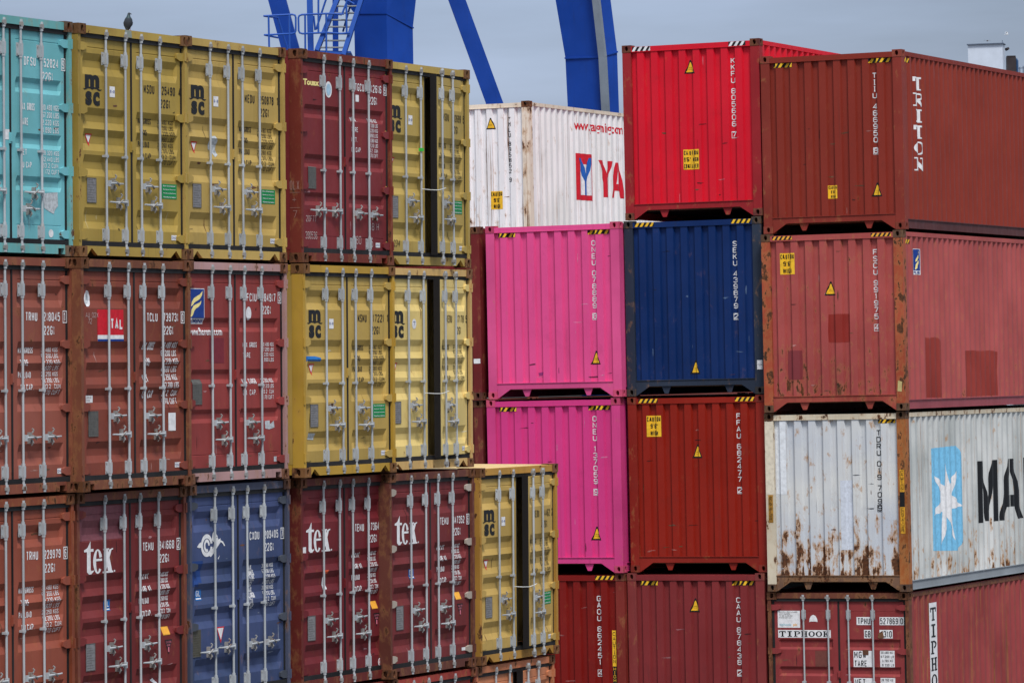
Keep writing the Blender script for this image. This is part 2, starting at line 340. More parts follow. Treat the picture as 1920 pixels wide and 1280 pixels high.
def texlogo(u0, z0, su, sz):
    s = poly([(0, .74), (.12, .80), (.23, 1.0), (.23, .76), (.335, .76), (.335, .68), (.23, .68), (.23, .14), (.27, .09), (.33, .12), (.34, .08), (.25, 0), (.17, 0), (.10, .07), (.10, .68), (0, .68)])
    s += ring(.485, .37, .165, .37, .105, .05, 20, 318) + rect(.36, .38, .64, .45)
    s += poly([(.68, .74), (.90, .74), (.90, .70), (.86, .69), (1.0, .06), (1.04, .05), (1.04, 0), (.80, 0), (.80, .05), (.85, .06), (.72, .68), (.68, .70)])
    s += poly([(.90, .70), (1.02, .74), (1.04, .74), (1.04, .70), (.98, .68), (.78, .06), (.82, .05), (.82, 0), (.66, 0), (.66, .05), (.71, .06)])
    s += disc(1.09, .04, .022, .03)
    return xf(s, u0, z0, su, sz)
def florens(u0, z0, u1, z1, word):
    w, h = u1 - u0, z1 - z0
    sw = lambda dz: [(u0 + w * a, z0 + h * (b + dz)) for a, b in ((.17, .40), (.22, .53), (.34, .63), (.52, .69), (.70, .74), (.88, .84), (.84, .72), (.72, .62), (.55, .56), (.40, .52), (.28, .44))]
    it = [(rect(u0, z0, u1, z1), WHITE, .003), (rect(u0 + .02 * w, z0 + .16 * h, u1 - .03 * w, z1 - .02 * h), BLUE, .005),
          (poly(sw(.09)) + poly([(u0 + w * a, z0 + h * b) for a, b in ((.14, .20), (.20, .40), (.32, .51), (.50, .56), (.68, .60), (.80, .66), (.76, .56), (.62, .48), (.46, .43), (.36, .36), (.28, .25), (.20, .20))]), PALEYEL, .007)]
    it.append((text(word, u0 + .05 * w, u1 - .05 * w, z0 + .03 * h, z0 + .13 * h, .03, font=True), BLUE, .007)); return it
def tri_warn(uc, zc, w, h):
    t = lambda k, dz=0: [(uc - w * k / 2, zc - h * k / 2 + dz), (uc + w * k / 2, zc - h * k / 2 + dz), (uc + w * k * .06, zc + h * k / 2 + dz), (uc - w * k * .06, zc + h * k / 2 + dz)]
    return [(poly(t(1)), BLACK, .003), (poly(t(.72, -h * .035)), YEL, .005), (text('WARNING', uc - w * .15, uc + w * .15, zc - h * .10, zc - h * .05, .02) + text('CAUTION', uc - w * .18, uc + w * .18, zc - h * .22, zc - h * .17, .02), DIM, .007)]
def caution(u0, u1, z0, z1, lines=('CAUTION', "9'6\"", 'HIGH')):
    h = (z1 - z0) / len(lines); it = [(rect(u0, z0, u1, z1), YEL, .003)]; t = []
    for i, s in enumerate(lines):
        k = len(s); hw = (u1 - u0) * (.46 if k > 5 else .07 * k)
        t += text(s, (u0 + u1) / 2 - hw, (u0 + u1) / 2 + hw, z1 - h * (i + .83), z1 - h * (i + .17), .03)
    it.append((t, BLACK, .005)); return it
def hazard(u0, u1, z0, z1, light=YEL):
    it = [(rect(u0, z0, u1, z1), BLACK, .003)]; h = z1 - z0; p = h * 1.35; u = u0; t = []
    while u < u1 - .02:
        q = [(u, z0), (min(u + p * .5, u1), z0), (min(u + p * .5 + h * .65, u1), z1), (min(u + h * .65, u1), z1)]
        t += poly(q); u += p
    it.append((t, light, .005)); return it

def scuffs(seed, n, ua, ub, za, zb, kinds):
    rs = random.Random(seed); o = []
    for i in range(n):
        u, z = rs.uniform(ua, ub), za + (zb - za) * rs.random() ** 1.6; w, h = rs.uniform(.02, .11), rs.uniform(.004, .018)
        if rs.random() < .35: w, h = h * .8, w * 1.3
        k = rs.randint(6, 9); pts = []
        for j in range(k):
            t = 2 * math.pi * j / k; q = rs.uniform(.45, 1.1); pts.append((u + w * q * math.cos(t), z + h * q * math.sin(t) + w * .25 * math.cos(t) * rs.uniform(-.3, .6)))
        o.append(('scuff', [(poly(pts), rs.choice(kinds), .0015)]))
    return o
def decal(parent, name, surf, fa, fb, items, label=None):
    """drape flat shapes over a folded steel surface: cut at the folds, then lay on it"""
    bm = bmesh.new(); mats = []; lay = bm.verts.layers.float.new('lift')
    bump = 0.0; amin = bmin = 1e9; amax = bmax = -1e9
    for shapes, mat, lift in items:
        if mat not in mats: mats.append(mat)
        mi = mats.index(mat); k = 0
        for vs, fs in shapes:
            if not vs: continue
            lf = lift + .0002 * (k % 9); k += 1; bv = []
            for a, b in vs:
                v = bm.verts.new((a, 0, b)); v[lay] = lf; bv.append(v)
                amin = min(amin, a); amax = max(amax, a); bmin = min(bmin, b); bmax = max(bmax, b)
            for q in fs:
                try: f = bm.faces.new([bv[i] for i in q]); f.material_index = mi
                except ValueError: pass
    bm.normal_update(); bmesh.ops.triangulate(bm, faces=bm.faces[:])
    for c in fa:
        if amin < c < amax:
            bmesh.ops.bisect_plane(bm, geom=bm.verts[:] + bm.edges[:] + bm.faces[:], dist=1e-5, plane_co=(c, 0, 0), plane_no=(1, 0, 0))
    for c in fb:
        if bmin < c < bmax:
            bmesh.ops.bisect_plane(bm, geom=bm.verts[:] + bm.edges[:] + bm.faces[:], dist=1e-5, plane_co=(0, 0, c), plane_no=(0, 0, 1))
    c0 = list(bm.verts)[0].co.copy() if len(bm.verts) else Vector()
    outw = Vector(surf(c0.x, c0.z, .02)) - Vector(surf(c0.x, c0.z, .0))
    for v in bm.verts: v.co = surf(v.co.x, v.co.z, v[lay])
    bm.normal_update()
    for f in bm.faces:
        f.smooth = False
        if f.normal.dot(outw) < 0: f.normal_flip()
    me = bpy.data.meshes.new(name); bm.to_mesh(me); bm.free()
    for m in mats: me.materials.append(m)
    o = bpy.data.objects.new(name, me); link(o, parent)
    if label: o['label'] = label
    return o
# ------------------------------------------------------------------ container geometry
W, H8, H9, L20, L40 = 2.438, 2.591, 2.896, 6.058, 12.192
def casting_mesh(mirror):
    m = MB(); cw, cd, ch = .162, .178, .118
    def face(P, w, h, cx, cz, rx, rz, deep):
        n = 16; o = []; hq = []; dq = []
        for i in range(n):
            t = 2 * math.pi * i / n; c, s_ = math.cos(t), math.sin(t); k = 1 / max(abs(c), abs(s_))
            ex, ez = c * k, s_ * k
            o.append(P(cx + ex * ((w - cx) if ex > 0 else cx), cz + ez * ((h - cz) if ez > 0 else cz), 0))
            p = .75; qx = rx * math.copysign(abs(c) ** p, c); qz = rz * math.copysign(abs(s_) ** p, s_)
            hq.append(P(cx + qx, cz + qz, 0)); dq.append(P(cx + qx, cz + qz, deep))
        m.add(o + hq + dq, [(i, (i + 1) % n, n + (i + 1) % n, n + i) for i in range(n)] + [(n + i, n + (i + 1) % n, 2 * n + (i + 1) % n, 2 * n + i) for i in range(n)] + [tuple(range(2 * n, 3 * n))])
    X = (lambda x: cw - x) if mirror else (lambda x: x)
    face(lambda a, b, d: (X(a), d, b), cw, ch, .083, .062, .028, .040, .12)
    face(lambda a, b, d: (X(d), a, b), cd, ch, .09, .062, .028, .040, .046)
    m.add([(X(cw), 0, 0), (X(cw), cd, 0), (X(cw), cd, ch), (X(cw), 0, ch)], [(0, 1, 2, 3)])
    m.add([(0, cd, 0), (cw, cd, 0), (cw, cd, ch), (0, cd, ch)], [(0, 1, 2, 3)])
    m.add([(0, 0, ch), (cw, 0, ch), (cw, cd, ch), (0, cd, ch)], [(0, 1, 2, 3)])
    m.add([(0, 0, 0), (cw, 0, 0), (cw, cd, 0), (0, cd, 0)], [(0, 1, 2, 3)])
    return m.mesh('corner_casting', RUSTY)
CASTL, CASTR = casting_mesh(False), casting_mesh(True)
def castings(root, H, Ln, mat):
    for z in (0, H - .118):
        for y in (0, Ln - .178):
            inst('corner_casting', CASTL, root, (0, y, z), mat); inst('corner_casting', CASTR, root, (W - .162, y, z), mat)

def interp(prof, t):
    for (a, da), (b, db) in zip(prof, prof[1:]):
        if a <= t <= b: return da + (db - da) * ((t - a) / (b - a) if b > a else 0)
    return prof[0][1] if t < prof[0][0] else prof[-1][1]
def side_profile(Ln, pitch, dep=.036):
    k = pitch / .278; pr = [(.11, .0)]; y = .26
    pr.append((y, 0.))
    while y + pitch < Ln - .25:
        pr += [(y + .068 * k, dep), (y + .14 * k, dep), (y + .208 * k, 0.), (y + .278 * k, 0.)]; y += pitch
    pr.append((Ln - .11, 0.)); return pr
END_PROF = [(.158, .045)]
for _k in range(8):
    _a = .264 + .249 * _k; END_PROF += [(_a - .018, .045), (_a, 0.), (_a + .117, 0.), (_a + .135, .045)]
END_PROF.append((W - .158, .045))
PATA = [(2.275, 2.035, .082, .036), (1.667, 1.432, .080, .036), (1.430, 1.186, .080, .036), (1.142, .905, .080, .036), (.553, .315, .080, .036), (2.345, 2.329, .006, .006)]
PATB = [(1.93, 1.765, .05, .03), (1.325, 1.16, .05, .03), (.86, .70, .05, .03), (2.345, 2.331, .006, .006), (.335, .322, .005, .005)]
def pat_folds(pat):
    f = []
    for zt, zb, s_, d in pat: f += [zt, zt - s_, zb + s_, zb]
    return sorted(f)
def door_depth(pat, xa, xb):
    def D(x, z):
        kx = min(1, max(0, (x - xa) / .03), ) * min(1, max(0, (xb - x) / .03))
        d = 0.
        for zt, zb, s_, dp in pat:
            if zb < z < zt: d = max(d, dp * min(1, (zt - z) / s_, (z - zb) / s_))
        return d * kx
    return D
def door_mesh(pat, x0, x1, xa, xb, H):
    D = door_depth(pat, xa, xb); xs = [x0, xa, xa + .03, xb - .03, xb, x1]; zs = [.178] + pat_folds(pat) + [H - .149]
    zs = sorted(set(zs)); m = MB(); nx = len(xs)
    vs = [(x, .055 + D(x, z), z) for z in zs for x in xs]
    m.add(vs, [(j * nx + i, j * nx + i + 1, (j + 1) * nx + i + 1, (j + 1) * nx + i) for j in range(len(zs) - 1) for i in range(nx - 1)])
    y0, y1, za, zb = .055, .115, zs[0], zs[-1]
    m.add([(x0, y0, za), (x1, y0, za), (x1, y0, zb), (x0, y0, zb), (x0, y1, za), (x1, y1, za), (x1, y1, zb), (x0, y1, zb)],
          [(0, 4, 5, 1), (1, 5, 6, 2), (2, 6, 7, 3), (3, 7, 4, 0), (4, 7, 6, 5)])
    return m
def locking_bar(parent, x, H):
    m = MB(); zt = H - 2.591
    m.tube([(x, .022, .085), (x, .022, 2.50 + zt)], .0140, 10)
    for za, zb in ((.185, .325), (2.155 + zt, 2.30 + zt)):
        m.box(x - .046, .046, za, x + .032, .056, zb); m.box(x - .022, .002, za + .008, x + .022, .046, zb - .008)
        m.tube([(x, .022, za - .02), (x, .022, zb + .02)], .021, 10)
        for dx in (-.038, .026):
            for dz in (.022, .118): m.box(x + dx - .007, .040, za + dz - .007, x + dx + .007, .046, za + dz + .007, 1)
    m.box(x - .038, .004, 1.122, x + .022, .056, 1.148); m.tube([(x, .022, 1.11), (x, .022, 1.16)], .019, 10)
    for z, sg in ((.075, 1), (2.50 + zt, -1)):
        m.box(x - .020, -.004, z - .025, x + .020, .05, z + .025, 1)
        m.box(x - .042, .0, z - .012, x - .020, .03, z + .022, 1); m.box(x + .02, .006, z - .022, x + .04, .03, z + .01, 1)
        m.tube([(x, .02, z - .05 * sg), (x, .02, z + .05 * sg)], .0235, 8, 0)
    return m.obj('locking_bar', [GALV, CAMS], parent)
def handle(parent, x, z, d):
    m = MB(); e = x + d * .36
    m.box(min(x, x + d * .055), -.012, z - .034, max(x, x + d * .055), .012, z + .034)
    m.tube([(x + d * .03, -.012, z), (x + d * .14, -.016, z + .004), (x + d * .25, .010, z + .0), (e, .018, z + .004)], [.014, .013, .012, .009], 6)
    q = x + d * .15
    m.box(q - .014, .014, z - .065, q + .014, .055, z + .06, 1); m.tube([(q, .0, z + .05), (q + .01, -.012, z + .085), (q - .004, .0, z + .10)], .010, 6, 1)
    m.tube([(q, .006, z - .02), (q + .006, -.008, z - .055), (q, .01, z - .085)], [.012, .011, .007], 6, 1)
    m.tube([(q - d * .03, -.01, z + .03), (q + d * .04, -.02, z + .005), (q + d * .075, -.008, z - .02)], .010, 6, 1)
    return m.obj('door_handle', [GALV, CAMS], parent)
def hinge(parent, z, right, mat):
    f = (lambda x: x) if right else (lambda x: W - x); m = MB()
    m.prism([(f(x), zz) for x, zz in ((2.215, z - .022), (2.285, z - .048), (2.405, z - .048), (2.405, z + .044), (2.285, z + .044), (2.215, z + .026))], .026, .0545)
    m.tube([(f(2.412), .032, z - .052), (f(2.412), .032, z + .05)], .02, 8)
    return m.obj('hinge', mat, parent)
def door_container(c):
    H, Ln = c.get('H', H8), c.get('L', L20)
    root = empty('shipping_container', c['label'], 'container', c.get('group', 'containers stacked with their doors facing out'), c['mat'])
    col = c['col']; k = c['key']; ru = c.get('rust', .2)
    mp_ = paint('paint_' + k, col, rust=ru * .7, streak=c.get('streak', .35), stain=c.get('stain', .15), bottom=c.get('bottom', .12), fade=c.get('fade'), var=c.get('var', .2))
    mf = paint('frame_' + k, c.get('fcol', col), rust=min(.85, ru + .19), streak=.5, stain=.25, var=.25)
    mc = paint('casting_' + k, tuple(int(.22 * a + .78 * b) for a, b in zip(c.get('fcol', col), (96, 60, 44))), rust=.72, streak=.5, stain=.15, rough=.7, var=.4)
    castings(root, H, Ln, mc)
    m = MB()
    for f in (lambda x: x, lambda x: W - x):
        m.box(min(f(.005), f(.062)), .012, .118, max(f(.005), f(.062)), .10, H - .118)
        m.box(min(f(.005), f(.10)), .10, .118, max(f(.005), f(.10)), .17, H - .118)
        m.box(min(f(.008), f(.10)), Ln - .16, .118, max(f(.008), f(.10)), Ln - .01, H - .118)
        m.box(min(f(.012), f(.06)), .178, .03, max(f(.012), f(.06)), Ln - .178, .155)
        m.box(min(f(.008), f(.06)), .178, H - .085, max(f(.008), f(.06)), Ln - .178, H - .02)
        for hz in (.24, .938, 1.636, 2.345): m.box(min(f(.0), f(.03)), .0, hz - .055 , max(f(.0), f(.03)), .012, hz + .055)
    m.box(.163, .014, H - .100, W - .163, .10, H - .013)
    if c.get('notch') == 'v': pl = [(.163, .018), (.185, .018), (.275, .096), (.285, .096), (.405, .018), (2.03, .018), (2.15, .096), (2.16, .096), (2.25, .018), (W - .163, .018)]
    elif c.get('notch') == 'r': pl = [(.163, .02), (.175, .02), (.175, .085), (.275, .085), (.275, .02), (2.13, .02), (2.13, .085), (2.255, .085), (2.255, .02), (W - .163, .02)]
    else: pl = [(.163, .02), (W - .163, .02)]
    top = [(W - .163, .123), (.163, .123)]
    m.prism(pl + top, .016, .06)
    m.box(.06, .06, .10, W - .06, Ln - .1, .118)
    for yy in range(1, int(Ln / .6)): m.box(.06, yy * .6, .03, W - .06, yy * .6 + .05, .10)
    m.obj('frame', mf, root)
    side_panels(root, paint('side_' + k, c.get('scol', col), rust=ru * .75, streak=.4, stain=c.get('stain', .15), bottom=.1, lines=c.get('slines', 0)), H, Ln, c.get('pitch', .278), rear=True)
    MB().box(.02, .10, H - .030, W - .02, Ln - .1, H - .012).obj('roof', c.get('roof') or mp_, root)
    MB().box(.05, .12, .1185, W - .05, Ln - .12, .15).obj('floor', PLY, root)
    g = MB(); zt = H - .149
    g.box(.064, .030, zt, W - .064, .064, H - .099); g.box(.064, .030, .122, W - .064, .064, .178)
    for a, b in ((.063, .106), (W - .106, W - .063)): g.box(a, .052, .178, b, .07, zt)
    opened = c.get('open', 0)
    g.box(1.2045, .046, .178, 1.2335 if not opened else 1.214, .10, zt)
    g.obj('gasket', GASK, root)
    pat = c.get('pat', PATA)
    if H > 2.6: pat = [(a + .1, b + .1, s_, d) for a, b, s_, d in pat]
    doors = []
    for i, (x0, x1, xa, xb) in enumerate(((.106, 1.204, .168, 1.112), (1.234, 2.332, 1.326, 2.270))):
        d = door_mesh(pat, x0, x1, xa, xb, H).obj('door', mp_, root); doors.append(d)
        if i == 1 and opened:
            d['label'] = 'door standing slightly ajar'
            e = MB(); e.box(1.216, .042, .15, 1.2335, .125, H - .12)
            e.obj('gasket', EDGE, d)
            th = R(opened); h = Vector((2.40, .06, 0)); Rm = Matrix.Rotation(th, 3, 'Z')
            d.rotation_euler = (0, 0, th); d.location = h - Rm @ h
        if not c.get('simple'):
            for hz in (.24, .938, 1.636, 2.345 + H - 2.591): hinge(d, hz, i == 1, mp_ if not c.get('hinge') else c['hinge'])
            for x in ((.62, 1.045) if i == 0 else (1.393, 1.812)): locking_bar(d, x, H)
    if not c.get('simple'):
        for x, z, d in c.get('handles', ((.62, .83, 1), (1.045, .62, -1), (1.393, .82, 1), (1.812, .61, -1))): handle(doors[0 if x < 1.2 else 1], x, z, d)
        if not opened:
            b = MB(); b.box(1.188, .036, 1.20, 1.238, .0545, 1.32); b.box(1.196, .026, 1.22, 1.23, .036, 1.30); b.obj('centre_latch', mp_, doors[0])
    fz = pat_folds(pat); DL = door_depth(pat, .168, 1.112); DR = door_depth(pat, 1.326, 2.270)
    sL = lambda a, b, l: (a, .055 + DL(a, b) - l, b); sR = lambda a, b, l: (a, .055 + DR(a, b) - l, b)
    if not c.get('simple'):
        sk = [flat('scuff_' + k, tuple(int(v * .55) for v in col), .7, .2), flat('scrape_' + k, tuple(int(v * .6 + 95) for v in col), .7, .2), RUSTY]
        for s_, d_, a_, b_ in ((sL, doors[0], .2, 1.08), (sR, doors[1], 1.3, 2.26)):
            for nm, items in scuffs(k + str(a_), 5, a_, b_, .22, 2.2, sk): decal(d_, nm, s_, (.168, .198, 1.082, 1.112, 1.326, 1.356, 2.24, 2.27), fz, items)
    for nm, items in c.get('left', []): decal(doors[0], nm, sL, (.168, .198, 1.082, 1.112), fz, items)
    for nm, items in c.get('right', []): decal(doors[1], nm, sR, (1.326, 1.356, 2.24, 2.27), fz, items)
    pr = side_profile(Ln, c.get('pitch', .278)); fy = [y for y, d in pr]
    for nm, items in c.get('side', []): decal(root, nm, lambda a, b, l: (W - .008 + l, a, b), (), (), items)
    return root, doors
def side_panels(root, mat, H, Ln, pitch, rear=False, zb=.156):
    pr = side_profile(Ln, pitch); zt = H - .086
    for right in (False, True):
        m = MB(); n = len(pr)
        X = (lambda d: W - .010 - d) if right else (lambda d: .010 + d)
        vs = [(X(d), y, zb) for y, d in pr] + [(X(d), y, zt) for y, d in pr]
        m.add(vs, [(i, i + 1, n + i + 1, n + i) for i in range(n - 1)])
        m.obj('side_panel', mat, root)
    if rear: MB().box(.08, Ln - .12, .15, W - .08, Ln - .09, H - .03).obj('rear_panel', mat, root)
def end_container(c):
    H, Ln = H9, c.get('L', L40)
    root = empty('shipping_container', c['label'], 'container', c.get('group', 'tall containers stacked with closed ends facing out'), c['mat'])
    col = c['col']; k = c['key']; ru = c.get('rust', .08)
    kw = dict(streak=c.get('streak', .25), stain=c.get('stain', .1), fade=c.get('fade'), lines=c.get('lines', 0), zspan=c.get('zspan', .95))
    kw['rs'] = c.get('rs', 7.5)
    mp_ = paint('paint_' + k, col, rust=ru * .75, bottom=c.get('bottom', .05), var=c.get('var', .10), **kw)
    kw2 = dict(kw); kw2['lines'] = c.get('slines', kw['lines'])
    ms = paint('side_' + k, c.get('scol', col), rust=c.get('srust', ru * .6), bottom=c.get('bottom', .05) * .5, var=c.get('var', .12), **kw2)
    mf = paint('frame_' + k, c.get('fcol', col), rust=c.get('frust', ru + .16), streak=.4, stain=.3, var=.2)
    mb = paint('sill_' + k, c['bcol'], rust=c.get('brust', .5), streak=.5, stain=.3, var=.3) if 'bcol' in c else mf
    mc = paint('casting_' + k, c.get('ccol', c.get('fcol', col)), rust=c.get('crust', .55), streak=.5, stain=.2, rough=.65, var=.35)
    castings(root, H, Ln, mc)
    for f in (lambda x: x, lambda x: W - x):
        m = MB(); m.box(min(f(.004), f(.158)), .006, .118, max(f(.004), f(.158)), .06, H - .118); mpost = c['rpost'] if ('rpost' in c and f(0) > 1) else mf
        m.box(min(f(.004), f(.05)), .0601, .118, max(f(.004), f(.05)), .168, H - .118); m.obj('corner_post', mpost, root)
        m = MB(); m.box(min(f(.004), f(.12)), Ln - .16, .118, max(f(.004), f(.12)), Ln - .01, H - .118); m.obj('corner_post', mf, root)
    m = MB()
    for f in (lambda x: x, lambda x: W - x):
        m.prism([(f(.162), .012), (f(.178), .012), (f(.40), .158), (f(.162), .158)], .012, .03)
    for u in (.69, 1.81): m.prism([(u - .085, .158), (u - .03, .035), (u + .035, .035), (u + .085, .158)], .04, .06)
    m.box(.158, .012, .158, W - .158, .09, .262); m.box(.158, .000, .250, W - .158, .012, .262)
    m.obj('bottom_sill', mb, root)
    for f in (lambda x: x, lambda x: W - x):
        m = MB(); m.box(min(f(.022), f(.06)), .179, .022, max(f(.022), f(.06)), Ln - .179, .165); m.box(min(f(.010), f(.1)), .179, .020, max(f(.010), f(.1)), Ln - .179, .032); m.box(min(f(.006), f(.06)), .179, .158, max(f(.006), f(.06)), Ln - .179, .172)
        m.obj('bottom_rail', paint('rail_' + k, c.get('rcol', c.get('scol', col)), rust=ru * .5, streak=.3, stain=.1), root)
    mr = mf if c.get('railframe') else mp_
    r = MB(); r.box(.163, .004, H - .118, W - .163, .08, H - .030); r.box(.163, .0, H - .118, W - .163, .004, H - .108); r.obj('top_rail', mr, root)
    for f in (lambda x: x, lambda x: W - x):
        r = MB(); r.box(min(f(.006), f(.06)), .179, H - .095, max(f(.006), f(.06)), Ln - .179, H - .025); r.obj('top_rail', mr, root)
    p = MB(); n = len(END_PROF); y = .012; zt = H - .118
    p.add([(x, y + d, .262) for x, d in END_PROF] + [(x, y + d, zt) for x, d in END_PROF], [(i, i + 1, n + i + 1, n + i) for i in range(n - 1)])
    p.obj('end_panel', mp_, root)
    pitch = c.get('pitch', .278); side_panels(root, ms, H, Ln, pitch, rear=True, zb=.166)
    MB().box(.02, .08, H - .040, W - .02, Ln - .1, H - .026).obj('roof', c.get('roof', mp_), root)
    MB().box(.06, .09, .140, W - .06, Ln - .12, .19).obj('floor', PLY, root)
    fa = [x for x, d in END_PROF]; sE = lambda a, b, l: (a, .012 + interp(END_PROF, a) - l, b)
    if c.get('end'):
        sk = [flat('scuff_' + k, tuple(int(v * .5) for v in col), .7, .2), flat('scrape_' + k, tuple(int(v * .65 + 80) for v in col), .7, .2)] + ([RUSTY] if ru > .01 else [])
        for nm, items in scuffs(k, 11, .2, 2.25, .32, 2.6, sk): decal(root, nm, sE, fa, (), items)
    for nm, items in c.get('end', []): decal(root, nm, sE, fa, (), items)
    sF = lambda a, b, l: (a, (.0 if b < H - .118 and .163 < a < W - .163 else .004) - l if b > 2.7 else .006 - l, b)
    for nm, items in c.get('face', []): decal(root, nm, lambda a, b, l: (a, (.004 if b > 2.7 else .006) - l, b), (), (), items)
    pr = side_profile(Ln, pitch); fy = [y for y, d in pr]
    for nm, items in c.get('side', []): decal(root, nm, lambda a, b, l: (W - .010 - interp(pr, a) + l, a, b), fy, (), items)
    return root
# ------------------------------------------------------------------ writing on the doors
def codes(pre, dig, chk, col, dz=0., bold=.022, typ='22G1', box=False):
    za, zb = 1.888 + dz, 1.985 + dz
    c = text(chk, 2.292, 2.338, za, zb, bold)
    if box: c += border(2.272, 1.868 + dz, 2.358, 2.005 + dz, .010)
    return [('owner_code', [(text(pre, 1.505, 1.742, za, zb, bold), col, .003)]), ('serial_number', [(text(dig, 1.872, 2.212, za, zb, bold), col, .003)]),
            ('size_code', [(text(typ, 1.876, 2.098, 1.738 + dz, 1.835 + dz, bold), col, .003)]), ('check_digit', [(c, col, .003)])]
def weights(col, lefts, vals, z1, z0, lu=(1.425, 1.715), vu=(1.872, 2.215), step=2, bold=.014):
    it = []; iw = []; n = len(vals); p = (z1 - z0) / n
    for i, s in enumerate(vals): it += text(s, vu[0], vu[1] - (0 if len(s) > 8 else .02), z1 - p * (i + .82), z1 - p * (i + .08), bold) if s else []
    for i, s in enumerate(lefts):
        if not s: continue
        k = p * n / len(lefts); ln = len(s); iw.append(text(s, lu[0], lu[0] + (lu[1] - lu[0]) * min(1, .11 * ln + .10), z1 - k * i - p * 1.02, z1 - k * i - p * .05, bold + .008))
    return [('weight_word', [(w_, col, .003)]) for w_ in iw] + [('weight_figures', [(it, col, .003)])]
VA = ['30.480 KGS', '67.200 LBS', '2.220 KGS', '4.890 LBS', '28.260 KGS', '62.310 LBS', '33.2  CUM', '1.170 CUFT']
LA = ['MAX.GROSS', 'TARE', 'PAYLOAD', 'CU.CAP.']
def sticker(u0, u1, z0, z1, base, lines=(), ink=BLUE, nm='sticker', fill=.6):
    it = [(rect(u0, z0, u1, z1), base, .003)]; t = []; n = len(lines)
    for i, s in enumerate(lines):
        h = (z1 - z0) / n; hw = (u1 - u0) * .42
        t += text(s, (u0 + u1) / 2 - hw, (u0 + u1) / 2 + hw, z1 - h * (i + .5 + fill / 2), z1 - h * (i + .5 - fill / 2), .02)
    if t: it.append((t, ink, .005))
    return (nm, it)
def triflag(u0, u1, z0, z1): return ('sticker', [(poly([(u0, z1), (u1, z1), (u0 * .45 + u1 * .55, z0)]), RED, .003), (poly([(u0 + .02, z1 - .015), (u1 - .02, z1 - .015), (u0 * .45 + u1 * .55, z0 + .04)]), WHITE, .005)])
def plate(z0=.605, z1=.885, col=GREY, u0=.238, u1=.441):
    t = []
    for i in range(9): t += rect(u0 + .02, z0 + .03 + i * .028, u1 - .02 - .03 * (i % 3), z0 + .034 + i * .028)
    return ('data_plate', [(rect(u0, z0, u1, z1), col, .006), (border(u0, z0, u1, z1, .008), DGREY, .008), (t, DGREY, .008)])
ECO = sticker(1.897, 2.237, .696, .866, GREEN, ('Eco-Container', 'Bamboo Flooring', 'Waterborne Paint System', 'Waterborne Sealant'), WHITE, fill=.36)
def small(u=2.11, z=.222, w=.12, ink='DNC'): return sticker(u, u + w, z, z + .058, WHITE, (ink,), BLUE, fill=.45)
def msc_door(pre, dig, chk, ink=BLACK, seal=True):
    left = [('logo', [(msc(.195, 1.69, .36, .345), BLACK, .003)]), triflag(.256, .403, 1.234, 1.376), plate()]
    left.append(sticker(.747, .862, 1.805, 1.925, WHITE, ('R-R',), BLUE, fill=.3) if seal else ('sticker', [(disc(.83, 1.87, .06, .065), WHITE, .003), (text('7', .80, .86, 1.84, 1.90), BLUE, .005)]))
    right = codes(pre, dig, chk, ink) + weights(ink, LA, VA, 1.605, 1.075) + [small()]
    return left, right
def tex_door(dig, chk):
    left = [('logo', [(texlogo(.222, 1.675, .60, .37), WHITE, .003)]), plate(.60, .905)]
    right = codes('TEMU', dig, chk, WHITE, -.005, .02, box=True) + weights(WHITE, ['MAX.WT.', 'TARE WT.', 'PAYLOAD', 'CU.CAP.'], VA, 1.625, 1.07, lu=(1.47, 1.72), vu=(1.90, 2.12)) + [
             sticker(1.95, 2.11, .895, .992, ORANGE), ('sticker', [(poly([(1.985, .84), (2.155, .84), (2.07, .67)]), BLACK, .003), (text('CAUTION', 2.01, 2.13, .80, .825, .02) + text('WEIGHT', 2.03, 2.11, .765, .79, .02) + rect(2.055, .70, 2.085, .755), flat('pink_print', (215, 120, 140)), .005)])]
    return left, right
GL = lambda u, z: ('sticker', [(rect(u, z, u + .14, z + .125), LBLUE, .003), (text('GL', u + .02, u + .12, z + .045, z + .115, .02) + rect(u + .01, z + .012, u + .13, z + .025), WHITE, .005)])
# ------------------------------------------------------------------ where the stacks stand
ML = Matrix.Rotation(1.1247929, 3, 'Z') @ Matrix.Rotation(.0158013, 3, 'X') @ Matrix.Rotation(-.0008495, 3, 'Y')
MR = Matrix.Rotation(-.4298018, 3, 'Z')
def pose(M, p): q = M.to_4x4(); q.translation = Vector(p); return q
def PL(x, y, z, off=(0, 0, 0)): return pose(ML, Vector((x, y, z)) + ML @ Vector(off))
def PR(x, y, z, off=(0, 0, 0)): return pose(MR, Vector((x, y, z)) + MR @ Vector(off))
YC = (196, 165, 66)
DC = []       # door containers
def D(**k): DC.append(k)
l, r = msc_door('MSDU', '125490', '4')
D(key='y1', mat=PL(-4.769, 47.641, 7.6), col=(166, 142, 70), notch='v', rust=.12, left=l, right=r + [ECO], label='mustard yellow container with a pigeon perched on its top edge')
l, r = msc_door('MEDU', '250878', '1')
l.append(('torn_label', [(poly([(.66, 1.45), (.80, 1.46), (.86, 1.40), (.84, 1.30), (.88, 1.24), (.80, 1.21), (.74, 1.28), (.67, 1.30)]), TORN, .003)]))
D(key='y2', mat=PL(-3.749, 49.777, 7.611), col=(180, 153, 86), notch='v', rust=.08, left=l, right=r + [ECO], label='yellow container in the top row between the pigeon container and the maroon one')
l, r = msc_door('MSDU', '192699', '5', DIM)
l.append(('chalk_mark', [(text('234', .30, .48, .24, .33, .0, .3), DIM, .003)]))
D(key='y3', mat=PL(-1.565, 54.146, 7.614), col=(176, 152, 84), notch='v', rust=.06, open=7.3, left=l, right=r + [ECO], label='yellow container with one door ajar, right end of the top row')
l, r = msc_door('MSMU', '117221', '1')
